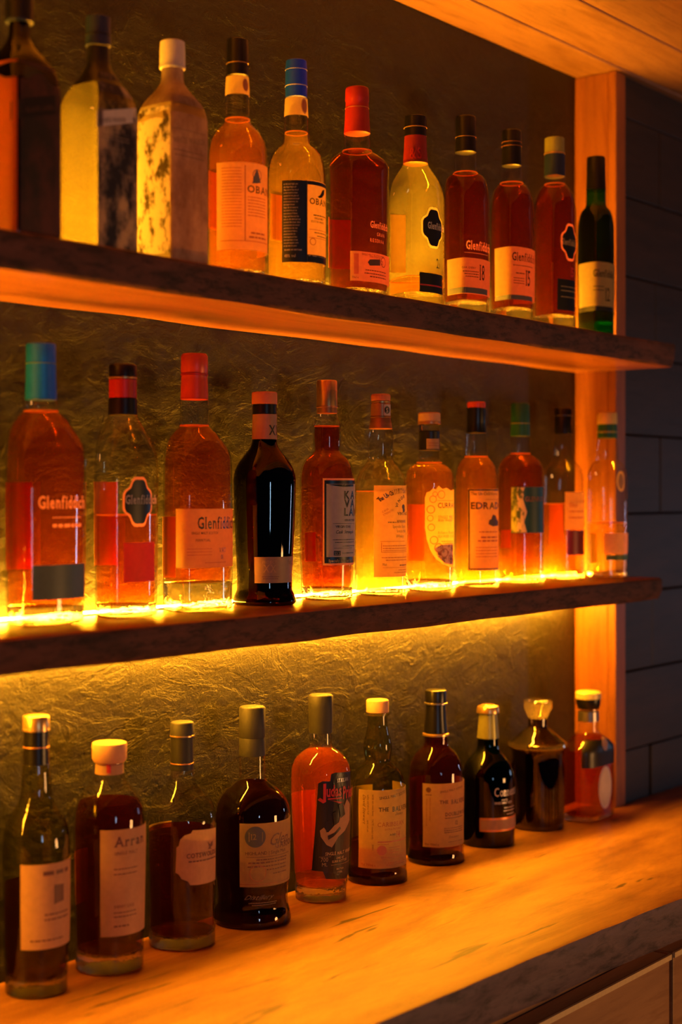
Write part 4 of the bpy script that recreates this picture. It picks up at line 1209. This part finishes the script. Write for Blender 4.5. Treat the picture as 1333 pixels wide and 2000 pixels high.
b = Bottle(356, 'bar', 'dark whisky bottle with black cap and notched octagonal pale label, third on the bar top',
           [(1500, 21), (1515, 23), (1526, 28), (1540, 40), (1556, 53), (1576, 63), (1600, 68), (1625, 68), (1760, 65), (1846, 61)], glass='clear_glass')
b.ring('cap', [(1409, 22), (1412, 23), (1436, 23.5)], 'charcoal_cap'); b.ring('neck_foil', [(1436, 22), (1470, 22), (1503, 22.5)], 'black_matte'); b.ring('cap_band', [(1434, 24), (1438, 24)], 'gold_foil'); b.ring('cap_band', [(1488, 23), (1491, 23)], 'copper_foil')
b.liquid(1618, 'mahogany', 1815)
pts = [(345, 1655), (349, 1652), (352, 1640), (360, 1632), (372, 1628), (376, 1622), (420, 1617), (419, 1719), (386, 1729), (372, 1729), (368, 1722), (356, 1717), (351, 1708), (345, 1704)]
o = b.deco('label', 'pink_paper', [('p', pts)], off=0.0006)
b.deco('lettering', 'brown_print', [('t', 'COTSWOLDS', 364, 1677, 9, dict(bold=.02, wx=.85)), ('b', 368, 418, 1685, 2.5), ('p', [(403, 1644), (408, 1650), (413, 1642), (413, 1652), (409, 1656), (412, 1659), (405, 1659), (407, 1655)])], parent=o, off=0.0011)
b.back(292, 335, 1606, 1618, 'cream_paper')

b = Bottle(493, 'bar', 'wide black whisky bottle with tall charcoal cap and twelve year cream label, bar top',
           [(1474, 25), (1520, 26), (1525, 30), (1534, 42), (1545, 55), (1560, 66), (1582, 73), (1610, 74), (1700, 73), (1752, 69), (1762, 70), (1776, 74), (1790, 76), (1803, 72)], glass='clear_glass')
b.ring('cap', [(1379, 24), (1382, 25.5), (1438, 25.5), (1440, 25), (1441, 25.5), (1475, 26)], 'charcoal_cap', label='charcoal capsule with a fine groove')
b.liquid(1526, 'black_liquid', 1768, base='base_dark')
o = b.label(469, 1609, 1733, 'cream_paper')
b.deco('disc', 'slate_paper', [('d', 499, 1635, 20)], parent=o, off=0.0008)
b.deco('lettering', 'cream_paper', [('t', '12', 491, 1640, 11, dict(serif=True, bold=.01, wx=.9)), ('l', 486, 487.5, 1644, 18), ('l', 511, 512.5, 1644, 18)], parent=o, off=0.0012)
b.deco('lettering', 'brown_print', [('t', 'Glen', 524, 1652, 23, dict(shear=.5, wx=.85)), ('t', 'GARIOCH', 536, 1657, 11, dict(serif=True, bold=.02, wx=.95)), ('t', 'HIGHLAND | Single Malt', 480, 1670, 6.5, dict(wx=.95)),
       ('b', 500, 558, 1681, 2), ('b', 486, 556, 1687, 2.4), ('b', 484, 556, 1694, 2), ('b', 520, 556, 1700, 2), ('b', 532, 556, 1707, 2), ('l', 482, 562, 1675, .7)], parent=o)
b.deco('drawing', 'rust_print', [('r', 504, 1706, 16, .06), ('l', 470, 562, 1727, .8)], parent=o)
b.deco('etched_lettering', 'grey_print', [('t', 'Distillery', 478, 1757, 9, dict(shear=.6, wx=1.2)), ('b', 486, 540, 1765, 1.4), ('b', 492, 540, 1769, 1.4)], off=0.0006)

b = Bottle(627, 'bar', 'tapered pinkish amber bottle with black matte cap and dark illustrated label, bar top',
           [(1430, 21.5), (1456, 22), (1460, 26), (1466, 36), (1475, 47), (1488, 56), (1505, 60), (1530, 60.5), (1600, 58), (1700, 53), (1750, 50), (1762, 49)], glass='clear_glass')
b.ring('cap', [(1356, 22.5), (1359, 24), (1380, 24), (1395, 24), (1431, 23)], 'charcoal_cap')
b.liquid(1464, 'pink_amber', 1722)
dark = [(622, 1530), (630, 1526), (645, 1526), (647, 1512), (655, 1509), (684, 1506), (684, 1700), (676, 1715), (641, 1716), (636, 1702), (617, 1700)]
o = b.deco('label', 'black_print', [('p', dark)], off=0.0006)
b.deco('lettering', 'silver_print', [('t', 'ST.KILIAN', 658, 1528, 7, dict(serif=True, wx=.62))], parent=o, off=0.0011)
b.deco('lettering', 'red_print', [('p', [(632, 1531), (637, 1530), (637, 1566), (632, 1569), (621, 1562), (626, 1558), (632, 1562)]), ('t', 'udas', 638, 1556, 22, dict(bold=.03, wx=.55, gap=.04)), ('t', 'Priest', 668, 1560, 24, dict(bold=.03, wx=.5, gap=.04)),
       ('l', 640, 666, 1562, 3), ('p', [(640, 1562), (668, 1566), (671, 1575), (662, 1567)])], parent=o, off=0.0011)
b.deco('picture', 'pink_paper', [('p', [(625, 1622), (632, 1616), (640, 1626), (652, 1612), (660, 1606), (664, 1590), (676, 1560), (682, 1570), (681, 1602), (672, 1622), (660, 1634), (648, 1655), (638, 1650), (627, 1634)])], parent=o, off=0.0011)
b.deco('picture_shade', 'black_print', [('p', [(634, 1606), (643, 1601), (646, 1618), (638, 1626)]), ('p', [(648, 1588), (656, 1584), (660, 1604), (652, 1612)]), ('p', [(660, 1572), (668, 1566), (672, 1590), (664, 1598)]), ('p', [(640, 1632), (652, 1626), (662, 1614), (664, 1618), (650, 1634), (641, 1640)])], parent=o, off=0.0015)
b.deco('lettering', 'gold_print', [('t', 'SINGLE MALT WHISKY', 635, 1671, 6.5, dict(bold=.02, wx=.72)), ('t', '700', 627, 1683, 8, dict(wx=.8)), ('t', 'ML', 629, 1692, 7, dict(wx=.9)), ('t', 'ONE OF', 656, 1678, 4.4, dict(bold=.02, wx=.8)), ('t', '12.000 BOTTLES', 648, 1685, 4.4, dict(bold=.02, wx=.8)),
       ('t', 'BRITISH', 656, 1699, 3.6, dict(bold=.01)), ('t', 'STEEL', 657, 1705, 3.6, dict(bold=.01)), ('l', 624, 646, 1674, .6), ('l', 646, 680, 1690, .6)], parent=o, off=0.0012)
b.back(573, 617, 1546, 1700, 'orange_paper')

b = Bottle(738, 'bar', 'pale olive bottle with orange wooden stopper, bulbous neck and cream label, bar top',
           [(1392, 19), (1415, 20), (1432, 23), (1448, 27), (1462, 28), (1474, 26), (1484, 24.5), (1490, 30), (1500, 41), (1515, 49), (1535, 54), (1560, 55), (1640, 54.5), (1688, 56), (1705, 58), (1722, 55)], glass='olive_glass')
b.ring('stopper', [(1366, 21), (1369, 22), (1391, 22)], 'cork'); b.ring('neck_lip', [(1390, 24), (1396, 24)], 'stopper_glass')
b.liquid(1640, 'red_amber', 1700, base='base_dark')
o = b.label(702, 1543, 1696, 'cream_paper')
b.deco('lettering', 'black_print', [('t', 'SINGLE MALT SCOTCH', 742, 1562, 5.5, dict(wx=.85, rot=.10)), ('t', 'THE', 740, 1585, 7.5, dict(serif=True, bold=.02, wx=.95)), ('t', 'BALVENIE', 766, 1585, 9.5, dict(serif=True, bold=.02, wx=.8)),
       ('t', 'Distillery', 772, 1592, 5, dict(shear=.4, wx=.8)), ('t', 'AGED', 761, 1632, 3.5, dict(bold=.02))], parent=o)
b.deco('lettering', 'rust_print', [('t', 'CARIBBEAN', 738, 1615, 8.5, dict(serif=True, wx=.9)), ('t', 'EXTRA MATURED', 752, 1622, 3.6, dict(wx=.9)), ('t', '14', 774, 1635, 12, dict(serif=True, bold=.02, wx=.7)), ('l', 738, 794, 1646, 2.4), ('l', 738, 760, 1650, 1), ('d', 746, 1661, 9.5),
       ('b', 760, 780, 1656, 1.2), ('b', 760, 780, 1661, 1.2), ('b', 760, 780, 1666, 1.2), ('b', 745, 785, 1676, 1), ('b', 758, 790, 1686, 1.2), ('b', 754, 790, 1690, 1.2), ('t', '70cl 700ml e', 706, 1690, 5, dict(wx=.8))], parent=o)
b.deco('side_lettering', 'brown_print', [('t', 'David Stewart', 710, 1552, 6, dict(shear=.4, rot=-PI / 2, wx=1.05)), ('t', 'NOSE rich sweet honey', 727, 1552, 3.6, dict(rot=-PI / 2, wx=.8)), ('t', 'TASTE rounded vanilla', 727, 1600, 3.6, dict(rot=-PI / 2, wx=.8)), ('t', 'FINISH', 727, 1650, 3.6, dict(rot=-PI / 2, wx=.8)),
       ('t', 'toffee and citrus fruit', 718, 1552, 3.6, dict(rot=-PI / 2, wx=.8)), ('t', 'spice and oak', 718, 1602, 3.6, dict(rot=-PI / 2, wx=.8))], parent=o)
b.back(688, 728, 1535, 1640, 'cream_paper')

b = Bottle(852, 'bar', 'dark brown whisky bottle with black capsule and amber neck ring, bar top',
           [(1428, 23), (1436, 24.5), (1452, 25), (1457, 27), (1464, 35), (1474, 43), (1488, 50), (1505, 53.5), (1530, 54.5), (1620, 53.5), (1655, 54), (1672, 56), (1688, 54)], glass='clear_glass')
b.ring('cap', [(1347, 20.5), (1350, 21), (1371, 21)], 'black_plastic'); b.ring('cap_band', [(1371, 23), (1375, 23)], 'pewter'); b.ring('neck_foil', [(1375, 19.5), (1400, 20.5), (1430, 23.5)], 'black_plastic'); b.ring('cap_band', [(1431, 26), (1436, 26)], 'gold_foil')
b.liquid(1440, 'mahogany', 1668, base='base_dark')
o = b.label(827, 1531, 1655, 'cream_paper')
b.deco('lettering', 'brown_print', [('t', 'SINGLE MALT SCOTCH', 860, 1549, 4.5, dict(wx=.85, rot=.1)), ('t', 'THE', 859, 1570, 6.5, dict(serif=True, bold=.02, wx=.95)), ('t', 'BALVENIE', 881, 1570, 8.5, dict(serif=True, bold=.02, wx=.75)), ('t', 'DOUBLEWOOD', 870, 1594, 7, dict(serif=True, bold=.02, wx=.8)),
       ('b', 869, 902, 1599, 1.5), ('t', '12', 889, 1610, 8, dict(serif=True, wx=.8)), ('b', 868, 902, 1619, 1.5), ('b', 868, 902, 1623, 1.5), ('b', 868, 902, 1627, 1.5), ('t', 'Stewart', 876, 1637, 5, dict(shear=.5)), ('b', 876, 902, 1645, 1.2), ('t', '70cl 700ml e', 831, 1651, 4.5, dict(wx=.8)),
       ('d', 838, 1543, 5), ('b', 833, 844, 1553, 1.2)], parent=o)
b.deco('side_lettering', 'rust_print', [('t', 'matured in two woods sherry oak', 834, 1560, 3.2, dict(rot=-PI / 2, wx=.8)), ('t', 'sweet fruit and vanilla honey', 840, 1558, 3.2, dict(rot=-PI / 2, wx=.8))], parent=o)
b.back(802, 832, 1517, 1632, 'red_paper')

b = Bottle(954, 'bar', 'very dark green bottle with gold domed top and silver script, bar top',
           [(1438, 20), (1455, 21), (1466, 24), (1474, 31), (1484, 40), (1498, 47), (1516, 51), (1600, 51.5), (1650, 51), (1657, 49)], glass='dark_green_glass')
b.ring('cap', [(1376, 14), (1379, 20), (1384, 22), (1392, 22)], 'gold_foil'); b.ring('neck_foil', [(1392, 17.5), (1415, 19.5), (1441, 21.5)], 'olive_foil')
b.liquid(1505, 'black_liquid', 1640, base='base_dark')
b.deco('lettering', 'silver_print', [('t', 'Connemara', 966, 1556, 17, dict(serif=True, wx=.62)), ('t', 'PEATED', 980, 1564, 3), ('t', 'SINGLE MALT IRISH', 966, 1571, 4, dict(bold=.02, wx=.8)), ('b', 985, 1003, 1578, 1.4), ('b', 984, 1003, 1584, 1.4), ('b', 990, 1003, 1590, 1.4)], off=0.0006)
o = b.label(938, 1598, 1625, 'copper_foil', name='label_strip'); b.label(940, 1602, 1621, 'tan_paper', off=0.0008, name='label_panel')

# decanter
b = Bottle(1051, 'bar', 'squat ribbed dark decanter with faceted crystal stopper, on the bar top',
           [(1402, 19), (1418, 19), (1424, 25), (1433, 36), (1442, 46), (1448, 54), (1453, 57), (1458, 56.5), (1463, 52), (1472, 50.5), (1478, 50), (1560, 50), (1620, 50), (1628, 48)], glass='smoke_glass', name='whisky_decanter', cat='decanter')
b.liquid(1466, 'black_liquid', 1606)
b.ring('stopper', [(1366, 25), (1369, 28), (1384, 28), (1389, 25), (1398, 21), (1403, 18)], 'crystal', n=12)
ribs = []
rb = []
zt = b.zpx(1490); zl = b.zpx(1603)
V = []; Fc = []
for i in range(44):
    a = 2 * PI * i / 44
    r = b.R((zt + zl) / 2); w = 0.0011; h = 0.0012
    c, s_ = math.cos(a), math.sin(a)
    n = len(V)
    for z in (zl, zt):
        for (du, dr) in ((-w, -0.0002), (-w * .5, h), (w * .5, h), (w, -0.0002)):
            rr = r + dr
            V.append((rr * s_ + du * c, -rr * c + du * s_, z))
    for q in range(3): Fc.append((n + q, n + q + 1, n + 4 + q + 1, n + 4 + q))
    Fc.append((n + 3, n, n + 4, n + 7)); Fc.append((n, n + 3, n + 2, n + 1)); Fc.append((n + 4, n + 5, n + 6, n + 7))
o = link_mesh('ribbed_sleeve', V, Fc, 'smoke_glass', b.e)
b.ring('shoulder_ring', [(1447, 54), (1450, 57), (1455, 58), (1459, 55)], 'crystal')

b = Bottle(1150, 'bar', 'flat reddish bottle with oval silver label and banded stopper, rightmost on the bar top',
           [(1384, 19), (1428, 20), (1433, 26), (1440, 36), (1450, 45), (1462, 50), (1490, 50), (1598, 49)], glass='clear_glass', Lx=1.325, sec=sec_flat, blend=(1434, 1456))
b.ring('stopper', [(1350, 23), (1353, 25), (1364, 25)], 'yellow_foil'); b.ring('stopper_collar', [(1364, 24), (1374, 24), (1384, 20.5)], 'black_plastic')
b.ring('neck_band', [(1388, 20.5), (1408, 20.8)], 'pewter')
b.liquid(1436, 'ruby', 1585)
o = b.label(1137, 1445, 1500, 'black_print', a1=1.0, name='shoulder_label')
o = b.deco('label', 'silver_print', [('P', -3, 1537, [(22 * math.cos(t * PI / 16), 37 * math.sin(t * PI / 16)) for t in range(32)])], off=0.0010)
b.deco('label_field', 'grey_white', [('P', -3, 1537, [(18 * math.cos(t * PI / 16), 32 * math.sin(t * PI / 16)) for t in range(32)])], parent=o, off=0.0014)
b.deco('medallion', 'tan_paper', [('P', -2, 1452, [(9 * math.cos(t * PI / 10), 12 * math.sin(t * PI / 10)) for t in range(20)])], off=0.0014)
